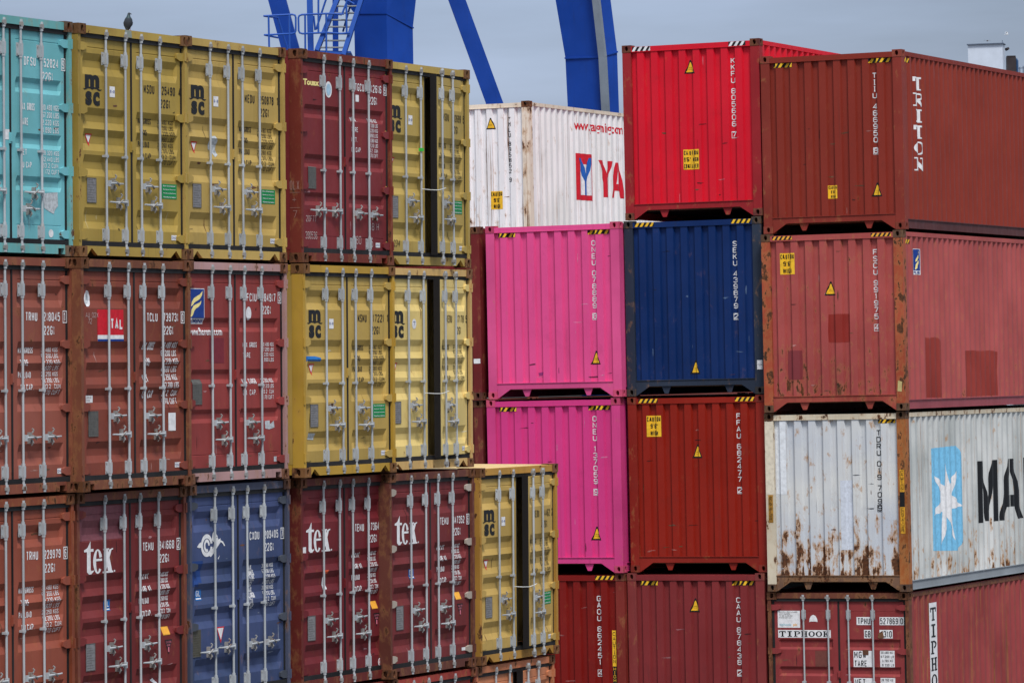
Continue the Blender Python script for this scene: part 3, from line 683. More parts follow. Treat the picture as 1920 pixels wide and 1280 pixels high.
l += [('torn_label', [(poly([(.15, 1.41), (.535, 1.405), (.54, 1.45), (.40, 1.468), (.15, 1.47)]), LBLUE, .003)]), ('torn_label', [(poly([(.18, .46), (.38, .45), (.385, .53), (.18, .535)]), TORN, .003)])]
D(key='msmu', mat=PL(-2.539, 52.03, 5.005), col=(180, 152, 82), fcol=(180, 144, 56), notch='v', rust=.12, left=l, right=r + [ECO], label='yellow container with closed doors directly under the maroon top row container')
l, r = msc_door('MEDU', '417178', '5', DIM, False)
D(key='medu2', mat=PL(-1.583, 54.19, 5.008), col=(218, 194, 124), fcol=(205, 170, 110), notch='v', rust=.24, stain=.3, open=7.6, left=l, right=r, label='pale weathered yellow container with a door ajar, second row, beside pink containers')
l, r = msc_door('MEDU', '124462', '2', DIM)
D(key='medu3', mat=PL(-.492, 56.556, 2.395), col=(186, 156, 88), fcol=(176, 132, 60), notch='v', rust=.16, stain=.25, open=7.5, left=l, right=r + [ECO], roof=paint('roof_medu3', (206, 180, 124), rust=.25, streak=.2), label='lowest yellow container with a door ajar, in front of the lower pink container')
D(key='teal', mat=PL(-5.875, 45.349, 7.598), col=(108, 178, 184), fcol=(102, 166, 168), pat=PATB, notch='r', rust=.14, streak=.4, fade=(120, 192, 205),
  handles=((.62, .50, -1), (1.045, .68, -1), (1.393, .50, 1), (1.812, .68, -1)),
  left=[plate(.7, .95), sticker(1.115, 1.20, 1.24, 1.35, WHITE)],
  right=codes('DFSU', '152824', '9', WHITE, .175, .022, box=True) + weights(WHITE, ['MAX. GROSS', 'TARE', '', ''], VA[:4] + [''] * 4, 1.66, 1.0) + weights(WHITE, ['NET', 'CU CAP'], ['28.320 KGS', '62.440 LBS', '33.2 CUM', '1.172 CUFT'], 1.155, .88) + [
         ('torn_label', [(poly([(1.88, .68), (2.18, .70), (2.19, .55), (2.12, .50), (2.10, .46), (2.02, .48), (1.90, .52)]), TORN, .003)]), ('sticker', [(disc(2.04, .245, .05, .045), WHITE, .003)])],
  label='turquoise container, top left corner of the picture')
D(key='touax', mat=PL(-2.518, 52.039, 7.611), col=(122, 46, 56), fcol=(112, 48, 42), pat=PATB, notch='r', rust=.18, streak=.3,
  handles=((.62, .64, -1), (1.045, .64, -1), (1.393, .63, 1), (1.812, .62, 1)),
  left=[('logo', [(text('Touax', .148, .559, 2.16, 2.236, .05), PALEYEL, .003)]), ('sticker', [(disc(.802, 2.133, .088, .10), WHITE, .003), (disc(.802, 2.133, .06, .072), flat('pale_blue', (170, 205, 230)), .005)]), plate(.904, 1.171, DGREY, .256, .458),
        ('chalk_mark', [(text('20F77', .20, .46, .50, .575, -.012) + text('390536', .18, .48, .29, .38, -.012), CHALK, .003)])],
  right=codes('TGCU', '012616', '9', WHITE, .265, .02, box=True) + weights(WHITE, ['MGW.', 'TARE.', 'NET.', 'CU.CAP.'], VA, 1.83, 1.33, lu=(1.40, 1.70), vu=(1.86, 2.11)) + [sticker(1.515, 1.605, 2.02, 2.105, WHITE), small(2.034, .218),
         ('chalk_mark', [(text('48 H', 1.86, 2.12, .43, .52, -.012) + text('180', 1.46, 1.64, .25, .35, -.012) + text('96', 1.86, 1.96, .22, .34, -.012), CHALK, .003)])],
  label='maroon container with chalk marks between two yellow ones in the top row')
V2 = ['30.480 KGS', '67.200 LBS', '2.230 KGS', '4.920 LBS', '28.250 KGS', '62.280 LBS', '33.2  CUM', '1.170 CUFT']
H2 = ((.62, .62, -1), (1.045, .62, -1), (1.393, .62, 1), (1.812, .62, 1))
D(key='trhu1', mat=PL(-5.909, 45.342, 4.992), col=(142, 80, 68), fcol=(130, 72, 56), notch='r', rust=.24, streak=.4, handles=H2, left=[plate()],
  right=codes('TRHU', '218045', '1', WHITE, 0, 0.022, box=True) + weights(WHITE, LA, V2, 1.605, 1.07, lu=(1.40, 1.70)) + [small(2.138, .212, .11)], label='faded orange red container under the turquoise one')
D(key='tclu', mat=PL(-4.77, 47.454, 4.992), col=(126, 66, 58), fcol=(118, 70, 52), notch='r', rust=.26, streak=.45,
  left=[('logo', [(rect(.42, 1.665, .985, 2.02), RED, .003), (rect(.42, 1.665, .985, 1.735), WHITE, .005), (rect(.42, 1.665, .985, 1.69), BLUE, .007), (text('TAL', .70, .965, 1.80, 1.92, .05), WHITE, .006)]),
        ('torn_label', [(disc(.225, 2.14, .09, .09), WHITE, .003), (disc(.225, 2.14, .05, .055), TORN, .005)]), ('sticker', [(rect(.16, .985, .365, 1.065), WHITE, .003), (text('SHIPPING', .19, .33, 1.03, 1.05) + text('CODE', .21, .31, 1.0, 1.02), DGREY, .005)]), plate(.608, .89, DGREY, .208, .42),
        ('chalk_mark', [(text('AU 02X', .17, .44, 1.93, 1.985, -.012) + text('72', .22, .30, 1.86, 1.92, -.012), CHALK, .003)])],
  right=codes('TCLU', '739731', '0', WHITE, .002, 0.022, box=True) + weights(WHITE, ['MAX. GROSS', 'TARE', 'NET', 'CU. CAP'], V2, 1.66, .93, lu=(1.44, 1.70)) + [sticker(1.975, 2.14, .64, .845, WHITE), small(2.115, .218, .14)],
  label='brown red container with a white and red square logo, second row')
D(key='fciu', mat=PL(-3.775, 49.724, 5.004), col=(140, 60, 64), fcol=(176, 140, 140), pat=PATB, notch='r', rust=.16, streak=.4, var=.3,
  handles=((.62, .70, 1), (1.045, .50, -1), (1.393, .69, 1), (1.812, .50, -1)),
  left=[('logo', florens(.105, 1.857, .49, 2.27, 'FLORENS')), ('logo', [(text('www.florens.com', .10, .905, 1.725, 1.815, .014), WHITE, .003)]), plate(.918, 1.212, DGREY, .194, .414), ('paint_patch', [(rect(.60, 1.40, .95, 1.695), flat('repaint_wine', (120, 38, 52)), .002)])],
  right=codes('FCIU', '284917', '3', WHITE, .24, .02, box=True) + weights(WHITE, ['MAX. GROSS', 'TARE'], VA[:4], 1.645, 1.40, lu=(1.40, 1.742), vu=(1.87, 2.16)) + weights(WHITE, ['MAX. CARGO', 'CU. CAP.'], VA[4:], 1.215, .95, lu=(1.40, 1.735), vu=(1.87, 2.155)) + [
         ('sticker', [(disc(1.55, 1.985, .065, .08), WHITE, .003)]), ('torn_label', [(poly([(1.93, .70), (2.05, .705), (2.06, .66), (2.15, .70), (2.17, .62), (2.04, .60), (1.94, .61)]), TORN, .003)]), sticker(2.15, 2.27, .21, .27, TORN)],
  label='wine red container with a blue and yellow flag logo, second row')
D(key='trhu2', mat=PL(-5.957, 45.382, 2.386), col=(142, 74, 58), fcol=(124, 66, 48), notch='r', rust=.22, streak=.45, handles=H2, left=[plate()],
  right=codes('TRHU', '229979', '6', WHITE, .005, 0.022, box=True) + weights(WHITE, LA, V2, 1.605, 1.07, lu=(1.40, 1.70)) + [small(2.138, .212, .11)], label='rusty orange container in the third row at the left edge')
l, r = tex_door('341668', '2')
l += [GL(.685, 1.245), ('paint_patch', [(rect(.12, 2.05, 1.10, 2.43), flat('faded_mauve', (120, 68, 78)), .002)])]
r += [('torn_label', [(poly([(1.70, .40), (1.76, .42), (1.88, .33), (1.84, .31)]), WHITE, .003)])]
D(key='temu1', mat=PL(-4.886, 47.652, 2.389), col=(112, 44, 50), fcol=(110, 62, 54), notch='r', rust=.18, streak=.4, left=l, right=r, label='maroon container in the third row with a faded mauve upper left door')
ram = ring(.50, .43, .30, .43, .10, .16, 10, 350) + ring(.50, .42, .15, .25, .075, .12, 0, 300) + poly([(0, .40), (.10, .52), (.20, .58), (.22, .36), (.10, .36)]) + poly([(.60, .05), (.84, .35), (.90, .62), (1.05, .72), (1.10, .62), (1.22, .66), (1.20, .60), (1.08, .50), (1.02, .30), (.88, .14), (.70, -.02)]) + poly([(.76, .62), (.80, .86), (.92, 1.02), (.94, .90), (1.06, .74), (1.04, .70), (.92, .74), (.90, .60), (1.0, .48), (.90, .50)]) + stroke([(1.0, .36), (1.20, .56), (1.32, .50), (1.42, .36)], [.10, .09, .07, .05]) + poly([(1.06, -.10), (1.14, .0), (1.16, .02), (1.12, -.08), (1.08, -.14)])
D(key='cxdu', mat=PL(-3.806, 49.9, 2.4), col=(56, 74, 110), fcol=(72, 78, 100), notch='r', rust=.10, streak=.6, var=.3, fade=(74, 86, 132), dirt=.6,
  handles=((.62, .63, -1), (1.045, .66, -1), (1.393, .66, 1), (1.812, .66, 1)), hinge=paint('hinge_cxdu', (70, 76, 88), rust=.2),
  left=[('logo', [(xf(ram, .245, 1.74, .46, .31), WHITE, .003)]), GL(.25, 1.24), triflag(.69, .875, .71, .905), ('paint_patch', [(poly([(.12, 1.70), (.38, 1.70), (.38, 1.50), (.36, 1.44), (.28, 1.45), (.28, 1.40), (.12, 1.41)]), flat('repaint_blue', (24, 62, 128)), .002)]), plate(.585, .903, flat('plate_olive', (78, 76, 66)), .106, .314)],
  right=codes('CXDU', '209405', '7', WHITE, .005, .022, box=True) + weights(WHITE, ['MAX.', 'GROSS', 'TARE', 'WGT', 'MAX.', 'CARGO', 'CU.', 'CAP.'], VA, 1.60, 1.07, lu=(1.50, 1.72), vu=(1.86, 2.14)),
  label='blue container with a white ram emblem on its door')
l, r = tex_door('473649', '7')
l += [('torn_label', [(poly([(.66, 1.20), (.77, 1.21), (.75, 1.36), (.70, 1.38)]), WHITE, .003), (poly([(.70, 1.40), (.78, 1.40), (.80, 1.44), (.71, 1.44)]), flat('spray_orange', (225, 90, 50)), .003)]), sticker(.12, .215, 1.675, 1.75, WHITE)]
r += [('sticker', [(disc(2.155, .22, .05, .05), WHITE, .003), (ring(2.155, .22, .032, .034, .01, .01), RED, .005)])]
D(key='temu2', mat=PL(-2.635, 52.256, 2.402), col=(110, 36, 48), fcol=(104, 42, 42), notch='r', rust=.18, streak=.4, left=l, right=r, label='dark wine red container beside the blue one, third row')
l, r = tex_door('347352', '6'); l.append(GL(.665, 1.23)); r.append(sticker(2.11, 2.23, .225, .265, WHITE))
D(key='temu3', mat=PL(-1.606, 54.148, 2.402), col=(114, 46, 54), fcol=(100, 58, 54), notch='r', rust=.18, streak=.4, left=l, right=r, hinge=paint('hinge_temu3', (170, 160, 150), rust=.2), label='maroon container just left of the lowest yellow container, third row')
# bottom row of the left block
dn = (0, 0, -2.606)
D(key='b5', mat=PL(-.492, 56.556, 2.395, (-.03, .05, -2.606)), col=(200, 128, 92), fcol=(190, 118, 84), rust=.3, stain=.4, open=6.0, left=[], right=[], label='salmon orange container in the bottom row under the lowest yellow container')
D(key='b4', mat=PL(-1.606, 54.148, 2.402, (.07, .02, -2.606)), col=(150, 58, 56), rust=.25, left=[], right=[], label='bottom row red container under the maroon one left of the lowest yellow container')
D(key='b3', mat=PL(-2.635, 52.256, 2.402, dn), col=(120, 48, 50), rust=.25, left=[], right=[], simple=True, label='bottom row maroon container under the dark wine red one beside the blue container')
D(key='b2', mat=PL(-3.806, 49.9, 2.4, dn), col=(126, 60, 54), rust=.25, simple=True, label='bottom row container hidden under the blue container with the ram emblem')
D(key='b1', mat=PL(-4.886, 47.652, 2.389, dn), col=(120, 54, 50), rust=.25, simple=True, label='bottom row container hidden under the maroon one with a mauve door top')
D(key='b0', mat=PL(-5.957, 45.382, 2.386, dn), col=(140, 70, 56), rust=.25, simple=True, label='bottom row container hidden under the rusty orange third row one')
# the tall door container at the foot of the right block
tl = [('sticker', [(rect(.162, 2.013, .55, 2.289), WHITE, .003), (text('RENTED CONTAINERS', .19, .50, 2.255, 2.275) + text('UNIT PAPERS', .19, .38, 2.225, 2.245) + text('TO BE CARRIED', .19, .42, 2.195, 2.215) + text('PHONE OFFICE', .19, .40, 2.165, 2.185), DGREY, .005), (text('tiphook', .19, .40, 2.03, 2.085), flat('pale_teal', (150, 195, 210)), .005), (text('plc', .43, .50, 2.03, 2.085), ORANGE, .005)]),
      ('sticker', [(poly([(.708, 2.105), (.715, 2.16), (.74, 2.205), (.78, 2.225), (.82, 2.205), (.846, 2.16), (.853, 2.105), (.82, 2.115), (.74, 2.115)]), WHITE, .003)]),
      ('logo', [(rect(.164, 1.851, 1.078, 1.976), WHITE, .003), (slabword('TIPHOOK', .185, 1.055, 1.868, 1.958), BLACK, .005)]), ('paint_patch', [(rect(.80, 1.38, 1.03, 1.64), flat('rust_brown', (112, 62, 56)), .002)])]
def lab(nm, u0, z0, u1, z1, txt, m=WHITE, pad=.012): return (nm, [(rect(u0, z0, u1, z1), m, .003), (sum([text(s, a, b_, c, d) for s, a, b_, c, d in txt], []), BLACK, .005)])
tr = [lab('owner_code', 1.526, 2.062, 1.77, 2.191, [('TPHU', 1.545, 1.755, 2.078, 2.175)]), lab('serial_number', 1.919, 2.062, 2.245, 2.191, [('527869', 1.93, 2.235, 2.078, 2.175)]), lab('check_digit', 2.25, 2.062, 2.34, 2.191, [('0', 2.275, 2.32, 2.078, 2.175)], flat('grey_label', (190, 195, 200))),
      lab('country_code', 1.649, 1.848, 1.774, 1.985, [('GB', 1.665, 1.76, 1.865, 1.968)]), lab('size_code', 1.914, 1.848, 2.138, 1.985, [('4310', 1.925, 2.125, 1.865, 1.968)]),
      lab('weight_words', 1.459, 1.382, 1.782, 1.646, [('MGW', 1.475, 1.68, 1.53, 1.635), ('TARE', 1.475, 1.69, 1.395, 1.49)]), lab('weight_figures', 1.915, 1.385, 2.164, 1.649, [('30.480 KG', 1.93, 2.13, 1.60, 1.638), ('67.200 LB', 1.93, 2.15, 1.535, 1.572), ('3.780 KG', 1.95, 2.13, 1.468, 1.505), ('8.330 LB', 1.95, 2.15, 1.40, 1.438)]),
      lab('weight_words', 1.459, 1.02, 1.782, 1.206, [('NET', 1.475, 1.66, 1.09, 1.19)]), lab('weight_figures', 1.915, 1.02, 2.166, 1.211, [('26.700 KG', 1.93, 2.13, 1.158, 1.195), ('58.870 LB', 1.93, 2.15, 1.09, 1.128)]),
      ('rust_patch', [(poly([(1.90, 1.93), (1.97, 1.97), (1.99, 1.86), (1.93, 1.84), (1.88, 1.86)]) + rect(1.62, 1.58, 1.72, 1.66), RUSTY, .007)])]
TP = [(1.83, 1.66, .04, .03), (1.385, 1.23, .04, .03), (.90, .74, .04, .03), (2.285, 2.277, .003, .004)]
D(key='tphu', mat=PR(4.07, 70.163, .012), L=L40, col=(138, 58, 66), fcol=(104, 62, 52), pat=TP, rust=.30, streak=.4, stain=.2, pitch=.278, scol=(146, 66, 74), slines=.9, side=[('logo', [(rect(1.01, .30, 1.385, 2.362), WHITE, .002), (slabcolumn('TIPHOOK', 1.06, 1.34, 2.285, .215, .272), BLACK, .005)])], left=tl, right=tr, group='containers of the right hand block', label='dusty red container with a black and white name strip, bottom right')
# closed ends of the right block
def code(s, col, uc=1.952, w=.074, zt=2.60, zb=1.28, box=True): return [(n_, [(column(s, uc, w, zt, zb, .024, box, i_), col, .003)]) for i_, n_ in enumerate(('owner_code', 'serial_number', 'check_digit')[:s.count(' ') + 1])]
EC = []
def E_(**k): EC.append(k)
HZ1 = lambda l1=YEL: ('hazard_stripe', hazard(.20, .545, 2.796, 2.862, l1)); HZ2 = lambda l1=YEL: ('hazard_stripe', hazard(1.915, 2.262, 2.796, 2.862, l1))
HB1 = ('hazard_stripe', hazard(.215, .55, 2.70, 2.770)); HB2 = ('hazard_stripe', hazard(1.865, 2.235, 2.70, 2.770))
TW = lambda u, z: ('warning_label', tri_warn(u, z, .185, .225))
E_(key='red', mat=PR(1.92, 71.215, 8.748), col=(206, 20, 44), fcol=(150, 34, 46), ccol=(92, 44, 44), pitch=.26, rust=.02, streak=.38, end=code('KKFU 805606 7', WHITE) + [TW(1.20, 2.49), ('warning_label', caution(1.06, 1.336, .80, 1.128, ('CAUTION', "9'6\" HIGH", 'CONTAINER')))],
   face=[('hazard_stripe', hazard(.18, .51, 2.79, 2.862, WHITE)), ('hazard_stripe', hazard(1.90, 2.20, 2.79, 2.862, WHITE))], label='bright red container on top of the dark blue one')
E_(key='blue', mat=PR(1.888, 71.218, 5.837), col=(4, 40, 96), fcol=(42, 52, 70), ccol=(52, 50, 52), crust=.4, rust=.03, var=.18, streak=.38, end=code('SEKU 439879 2', WHITE, zt=2.51, zb=1.215) + [TW(1.22, .46)], face=[HZ1(), HZ2(), sticker(2.318, 2.41, .40, .55, WHITE, ('| |', 'TIR', '| |'), DGREY)], label='dark navy blue container under the bright red one')
E_(key='ffau', mat=PR(1.888, 71.229, 2.926), col=(140, 32, 20), fcol=(136, 36, 28), ccol=(126, 46, 40), crust=.3, rust=.02, streak=.38, end=code('FFAU 682477 2', WHITE) + [TW(1.225, 1.99), ('warning_label', caution(.336, .596, 2.237, 2.584))], face=[HZ1(), HZ2()], label='brick red container with a yellow height label under the navy blue one')
E_(key='caau', mat=PR(1.821, 71.217, .015), col=(124, 46, 54), fcol=(130, 56, 62), ccol=(128, 62, 66), crust=.3, rust=.03, streak=.38, end=code('CAAU 878438 2', WHITE, zt=2.50, zb=1.205) + [TW(1.195, 2.37), HB1, HB2], label='wine red container under the brick red one with the yellow height label')
E_(key='pink1', mat=PR(-.412, 72.087, 5.834), col=(222, 78, 142), fcol=(212, 80, 138), ccol=(196, 72, 110), crust=.35, rust=.0, frust=.06, streak=.38, end=code('ONEU 078889 8', WHITE) + [TW(1.965, .657), HB1, HB2, ('scuff', [(poly([(.90, .42), (1.0, .44), (.98, .38), (.92, .37)]), flat('scuff_violet', (150, 50, 120)), .002)])], label='upper bright pink container beside the navy blue one')
E_(key='pink2', mat=PR(-.454, 72.12, 2.923), col=(206, 58, 130), fcol=(200, 62, 128), ccol=(196, 70, 110), crust=.35, rust=.0, frust=.06, streak=.38, end=code('ONEU 137059 9', WHITE) + [TW(1.955, .655), HB1, HB2], label='lower pink container partly hidden behind a yellow container')
cc = [(rect(2.178, .35, 2.248, 1.957), YEL, .003), (rect(2.178, 1.08, 2.248, 1.36), BLACK, .004), (column('CAUTION', 2.213, .045, 1.93, 1.40, .01, False) + column('CONTAINER', 2.213, .045, 1.05, .40, .01, False), BLACK, .005), (column('HIGH', 2.213, .045, 1.345, 1.09, .01, False), YEL, .006)]
E_(key='gaou', mat=PR(-.444, 72.163, .012), col=(122, 22, 20), fcol=(122, 44, 42), ccol=(96, 48, 42), crust=.5, rust=.05, streak=.38, end=code('GAOU 662451 4', WHITE, zt=2.53, zb=1.19) + [('warning_label', cc)], face=[HZ2()], label='dark red container under the lower pink one, with a yellow side strip')
mc_ = dict(rust=.18, streak=.4)
E_(key='maroon1', mat=PR(-2.732, 73.159, 5.837), col=(110, 36, 42), fcol=(108, 34, 40), ccol=(84, 46, 44), crust=.6, frust=.2, face=[sticker(2.29, 2.41, .60, .68, WHITE)], label='narrow visible maroon container left of the upper pink one', **mc_)
E_(key='maroon2', mat=PR(-2.738, 73.222, 2.926), col=(104, 38, 42), fcol=(100, 38, 42), ccol=(80, 46, 46), crust=.6, end=[], label='narrow visible maroon container left of the lower pink one', **mc_)
E_(key='maroon3', mat=PR(-2.738, 73.222, .015), col=(104, 38, 42), end=[], label='maroon container at ground level hidden behind the lowest yellow container', **mc_)
E_(key='triton', mat=PR(4.145, 70.151, 8.44), col=(130, 48, 40), scol=(134, 54, 46), fcol=(132, 52, 46), ccol=(130, 62, 54), crust=.25, rcol=(84, 46, 52), pitch=.232, rust=.02, streak=.38, end=code('TIIU 466950 8', WHITE, zt=2.54, zb=1.22) + [TW(1.965, .655), ('warning_label', caution(1.128, 1.288, .535, .749)), HB1, HB2],
   side=[('logo', [(slabcolumn('TRITON', .62, 1.04, 2.49, .215, .262), WHITE, .003)]), ('hazard_stripe', hazard(.15, .42, 2.70, 2.77))], label='brown red container on top of the right hand stack')
rp = paint('repaint_red', (148, 52, 50), rust=.2, streak=.5, rs=9); rp2 = paint('repaint_mauve', (124, 54, 66), rust=.1, streak=.6, var=.3, rs=9); rp3 = paint('repaint_side', (140, 56, 54), rust=.22, streak=.5, rs=9)
E_(key='fscu', mat=PR(4.085, 70.027, 5.529), col=(166, 77, 75), scol=(166, 80, 80), fcol=(160, 74, 50), ccol=(92, 66, 52), crust=.6, frust=.62, pitch=.257, rust=.30, rs=9.5, stain=.25, bottom=.5, zspan=1.3, rcol=(150, 74, 84), bcol=(160, 72, 62), brust=.42, var=.2,
   end=code('FSCU 991975 4', WHITE) + [TW(1.18, 1.99), ('warning_label', caution(.326, .578, 2.237, 2.583)), ('paint_patch', [(poly([(1.134, 1.12), (1.30, 1.112), (1.495, 1.118), (1.50, 1.40), (1.492, 1.57), (1.30, 1.575), (1.138, 1.568), (1.13, 1.30)]), rp, .002)]), ('paint_patch', [(poly([(.411, .535), (.55, .525), (.66, .53), (.668, .80), (.66, .995), (.50, 1.003), (.415, .99), (.408, .75)]), rp2, .002)])],
   face=[('hazard_stripe', hazard(.20, .545, 2.80, 2.858, ORANGE)), ('hazard_stripe', hazard(1.90, 2.25, 2.80, 2.858, ORANGE)), ('torn_label', [(poly([(2.30, .31), (2.37, .30), (2.38, .46), (2.31, .48)]), flat('torn_yellow', (190, 175, 120)), .003)])],
   side=[('logo', florens(.62, 2.186, .93, 2.605, 'FLORENS')), ('paint_patch', [(poly([(1.127, .19), (1.806, .19), (1.80, .60), (1.81, 1.10), (1.70, 1.165), (1.50, 1.178), (1.30, 1.15), (1.12, 1.172)]), rp3, .002)]), ('paint_patch', [(poly([(3.062, .19), (4.795, .19), (4.78, .60), (4.80, .93), (4.40, .955), (3.90, .94), (3.45, .958), (3.05, .945), (3.07, .5)]), rp3, .002)]), ('hazard_stripe', hazard(.15, .42, 2.68, 2.75))], label='faded red rust spotted container under the brown red top container')
star = []
for i in range(7):
    a = R(90 + i * 360 / 7 + 4); b0 = R(90 + (i - .5) * 360 / 7 + 4); b1 = R(90 + (i + .5) * 360 / 7 + 4)
    star += [(2.03 + .30 * math.cos(b0), 1.40 + .27 * math.sin(b0)), (2.03 + .74 * math.cos(a), 1.40 + .78 * math.sin(a))]
pc = [(rect(2.312, .93, 2.392, 1.96), flat('worn_caution', (214, 158, 44), var=.25), .003), (rect(2.312, 1.36, 2.392, 1.60), BLACK, .004), (column('CAUTION', 2.352, .045, 1.94, 1.63, .01, False) + column('CONTAINER', 2.352, .045, 1.34, .96, .01, False), BLACK, .005)]
pc2 = [(rect(.045, 1.12, .125, 1.57), flat('worn_yellow', (176, 128, 48), var=.3), .003), (column('CONTAINER', .085, .045, 1.54, 1.15, .01, False), BLACK, .005)]
E_(key='tdru', mat=PR(4.081, 70.095, 2.618), col=(194, 203, 218), scol=(174, 181, 182), fcol=(206, 196, 176), ccol=(84, 64, 54), crust=.6, frust=.50, rpost=paint('rust_post', (150, 84, 40), rust=.62, streak=.7, stain=.4, var=.4, lines=.5), roof=paint('roof_tdru_shade', (92, 90, 86), rust=.3), bcol=(112, 84, 68), brust=.6, rcol=(140, 148, 156), rust=.20, srust=.08, stain=.85, bottom=1.0, zspan=1.35, lines=.12, slines=.35,  streak=.35, var=.12, fade=(208, 211, 212), railframe=True,  # roof colour darkened to put shade into the gap under the container above
   end=code('TDRU 019 7099', BLACK) + [('paint_patch', [(rect(.17, 1.579, .366, 2.765), flat('white_patch', (226, 232, 240)), .002)]), ('paint_patch', [(rect(1.293, .673, 1.488, 1.795), flat('white_patch2', (206, 214, 228)), .002)]), ('hazard_stripe', hazard(1.947, 2.245, 2.71, 2.772))],
   face=[('warning_label', pc), ('warning_label', pc2), ('paint_patch', [(rect(.01, 1.579, .155, 2.765), flat('white_patch3', (222, 214, 196)), .002)])],
   side=[('logo', [(poly([(1.278, .60), (2.55, .549), (2.74, .68), (2.788, .86), (2.788, 2.0), (2.74, 2.17), (2.60, 2.288), (1.278, 2.27)]), SKYB, .002), (poly(star), WHITE, .004)]), ('lettering', [(poly([(3.585, .96), (3.585, 2.0), (3.86, 2.0), (4.12, 1.38), (4.38, 2.0), (4.655, 2.0), (4.655, .96), (4.40, .96), (4.40, 1.58), (4.21, .98), (4.03, .98), (3.84, 1.58), (3.84, .96)])
     + poly([(4.78, .96), (5.25, 2.0), (5.58, 2.0), (6.03, .96), (5.74, .96), (5.66, 1.18), (5.415, 1.18), (5.415, 1.38), (5.58, 1.38), (5.415, 1.78), (5.415, 2.0), (5.40, 2.0), (5.40, 1.74), (5.25, 1.38), (5.40, 1.38), (5.40, 1.18), (5.17, 1.18), (5.08, .96)]) + text('ERSK', 6.2, 10.9, .96, 2.0, .035), BLACK, .003)])],
   label='rust streaked white container on the right hand stack')
# white container far behind, same four-high yard level
ray = CWR @ Vector(((991 - 960) / FPX, 1, (640 - 188.75) / FPX)); tt = (11.64 - CAM_Z) / ray.z
wc = Vector((0, 0, CAM_Z)) + ray * tt; wb = wc - MR @ Vector((W, 0, H9))
ym = poly([(0, 0), (1, 0), (1, 1), (0, 1)])
yl = lambda k: [(6.3 + (x - .5) * k, z) for x, z in ()]
E_(key='ymlu', mat=pose(MR, wb), col=(236, 236, 240), scol=(228, 230, 230), fcol=(226, 214, 196), ccol=(112, 66, 48), crust=.72, frust=.36, rpost=paint('rust_post_white', (228, 216, 200), rust=.46, streak=.4, stain=.6, var=.12, lines=1., rs=5), rust=.22, srust=.05, stain=.5, bottom=.25, lines=.9, slines=.35, streak=.35, var=.06, fade=(240, 240, 244), railframe=True,
   end=code('YMLU 895852 9', BLACK, uc=2.0, zt=2.60, zb=1.29, box=False) + [TW(1.60, 2.48), ('warning_label', caution(1.574, 1.83, .785, 1.142))],
   side=[('lettering', [(text('www.yangming.com', 2.30, 4.70, 2.37, 2.62, .02) , RED, .003)]),
         ('logo', [(rect(2.343, 1.014, 3.155, 1.958), RED, .003), (rect(2.48, 1.12, 3.10, 1.74), WHITE, .005), (poly([(2.42, 1.86), (2.60, 1.86), (2.77, 1.52), (2.94, 1.88), (3.10, 1.88), (2.85, 1.40), (2.85, 1.12), (2.69, 1.12), (2.69, 1.40)]), flat('emblem_blue', (30, 95, 185)), .008)]),
         ('lettering', [(poly([(3.47, 1.86), (3.70, 1.86), (3.82, 1.60), (3.95, 1.86), (4.15, 1.86), (3.91, 1.42), (3.91, 1.11), (3.72, 1.11), (3.72, 1.42)]) + poly([(4.08, 1.11), (4.33, 1.84), (4.52, 1.84), (4.76, 1.11), (4.58, 1.11), (4.54, 1.26), (4.42, 1.26), (4.42, 1.40), (4.50, 1.40), (4.425, 1.66), (4.42, 1.84), (4.415, 1.84), (4.415, 1.66), (4.34, 1.40), (4.415, 1.40), (4.415, 1.26), (4.30, 1.26), (4.26, 1.11)]) + text('NG MING', 4.95, 9.6, 1.11, 1.84, .05), RED, .003)])], group='white and hidden containers of the rear stack', label='white rust streaked container standing behind the yellow and pink containers')
for i in range(3):
    E_(key='rear', mat=pose(MR, wb - Vector((0, 0, 2.911 * (i + 1)))), col=(120, 60, 56), end=[], group='white and hidden containers of the rear stack', label='containers hidden below the white one of the rear stack')
ROOTS = {}
for c in DC:
    ROOTS[c['key']] = door_container(c)
for c in EC: ROOTS[c['key']] = (end_container(c), None)
decal(ROOTS['y1'][0], 'paint_patch', lambda a, b, l_: (a, .014 - l_, b), (), (), [(poly([(1.02, 2.494), (1.18, 2.494), (1.17, 2.574), (1.03, 2.576)]), flat('grey_patch', (136, 146, 138)), .002)])
# chalk on the maroon container's post, wires holding the ajar doors, tapes
rt0 = ROOTS['touax'][0]
decal(rt0, 'chalk_mark', lambda a, b, l_: (.005 - l_, .012 + .155 - a, b), (), (), [(text('OLX', .0, .13, .88, .99, -.012) + rect(.0, .845, .14, .85) + text('+', .03, .09, .72, .80, -.012) + rect(.0, .66, .14, .665) + text('7', .04, .10, .54, .63, -.012), CHALK2, .003)])
for k, z in (('y3', .99), ('medu2', .985), ('medu3', .985)):
    d = ROOTS[k][1][1]; Rd = Matrix.Rotation(d.rotation_euler.z, 3, 'Z')
    a = Vector((1.045, .0, z)); e = Rd @ Vector((1.216, .03, z - .01)) + d.location; b = Rd @ Vector((1.393, -.002, z + .02)) + d.location
    MB().tube([a + Vector((-.03, -.004, 0)), a + Vector((.03, -.012, -.002)), (a + e) / 2 + Vector((0, -.008, -.004)), e, (e + b) / 2 + Vector((.01, -.01, 0)), b + Vector((-.01, -.012, 0)), b + Vector((.03, -.004, 0))], .0045, 6).obj('tie_wire', WIRE, ROOTS[k][0])
MB().box(1.02, -.004, 1.475, 1.07, .045, 1.515).obj('tape_tag', GTAPE, ROOTS['y3'][1][0])
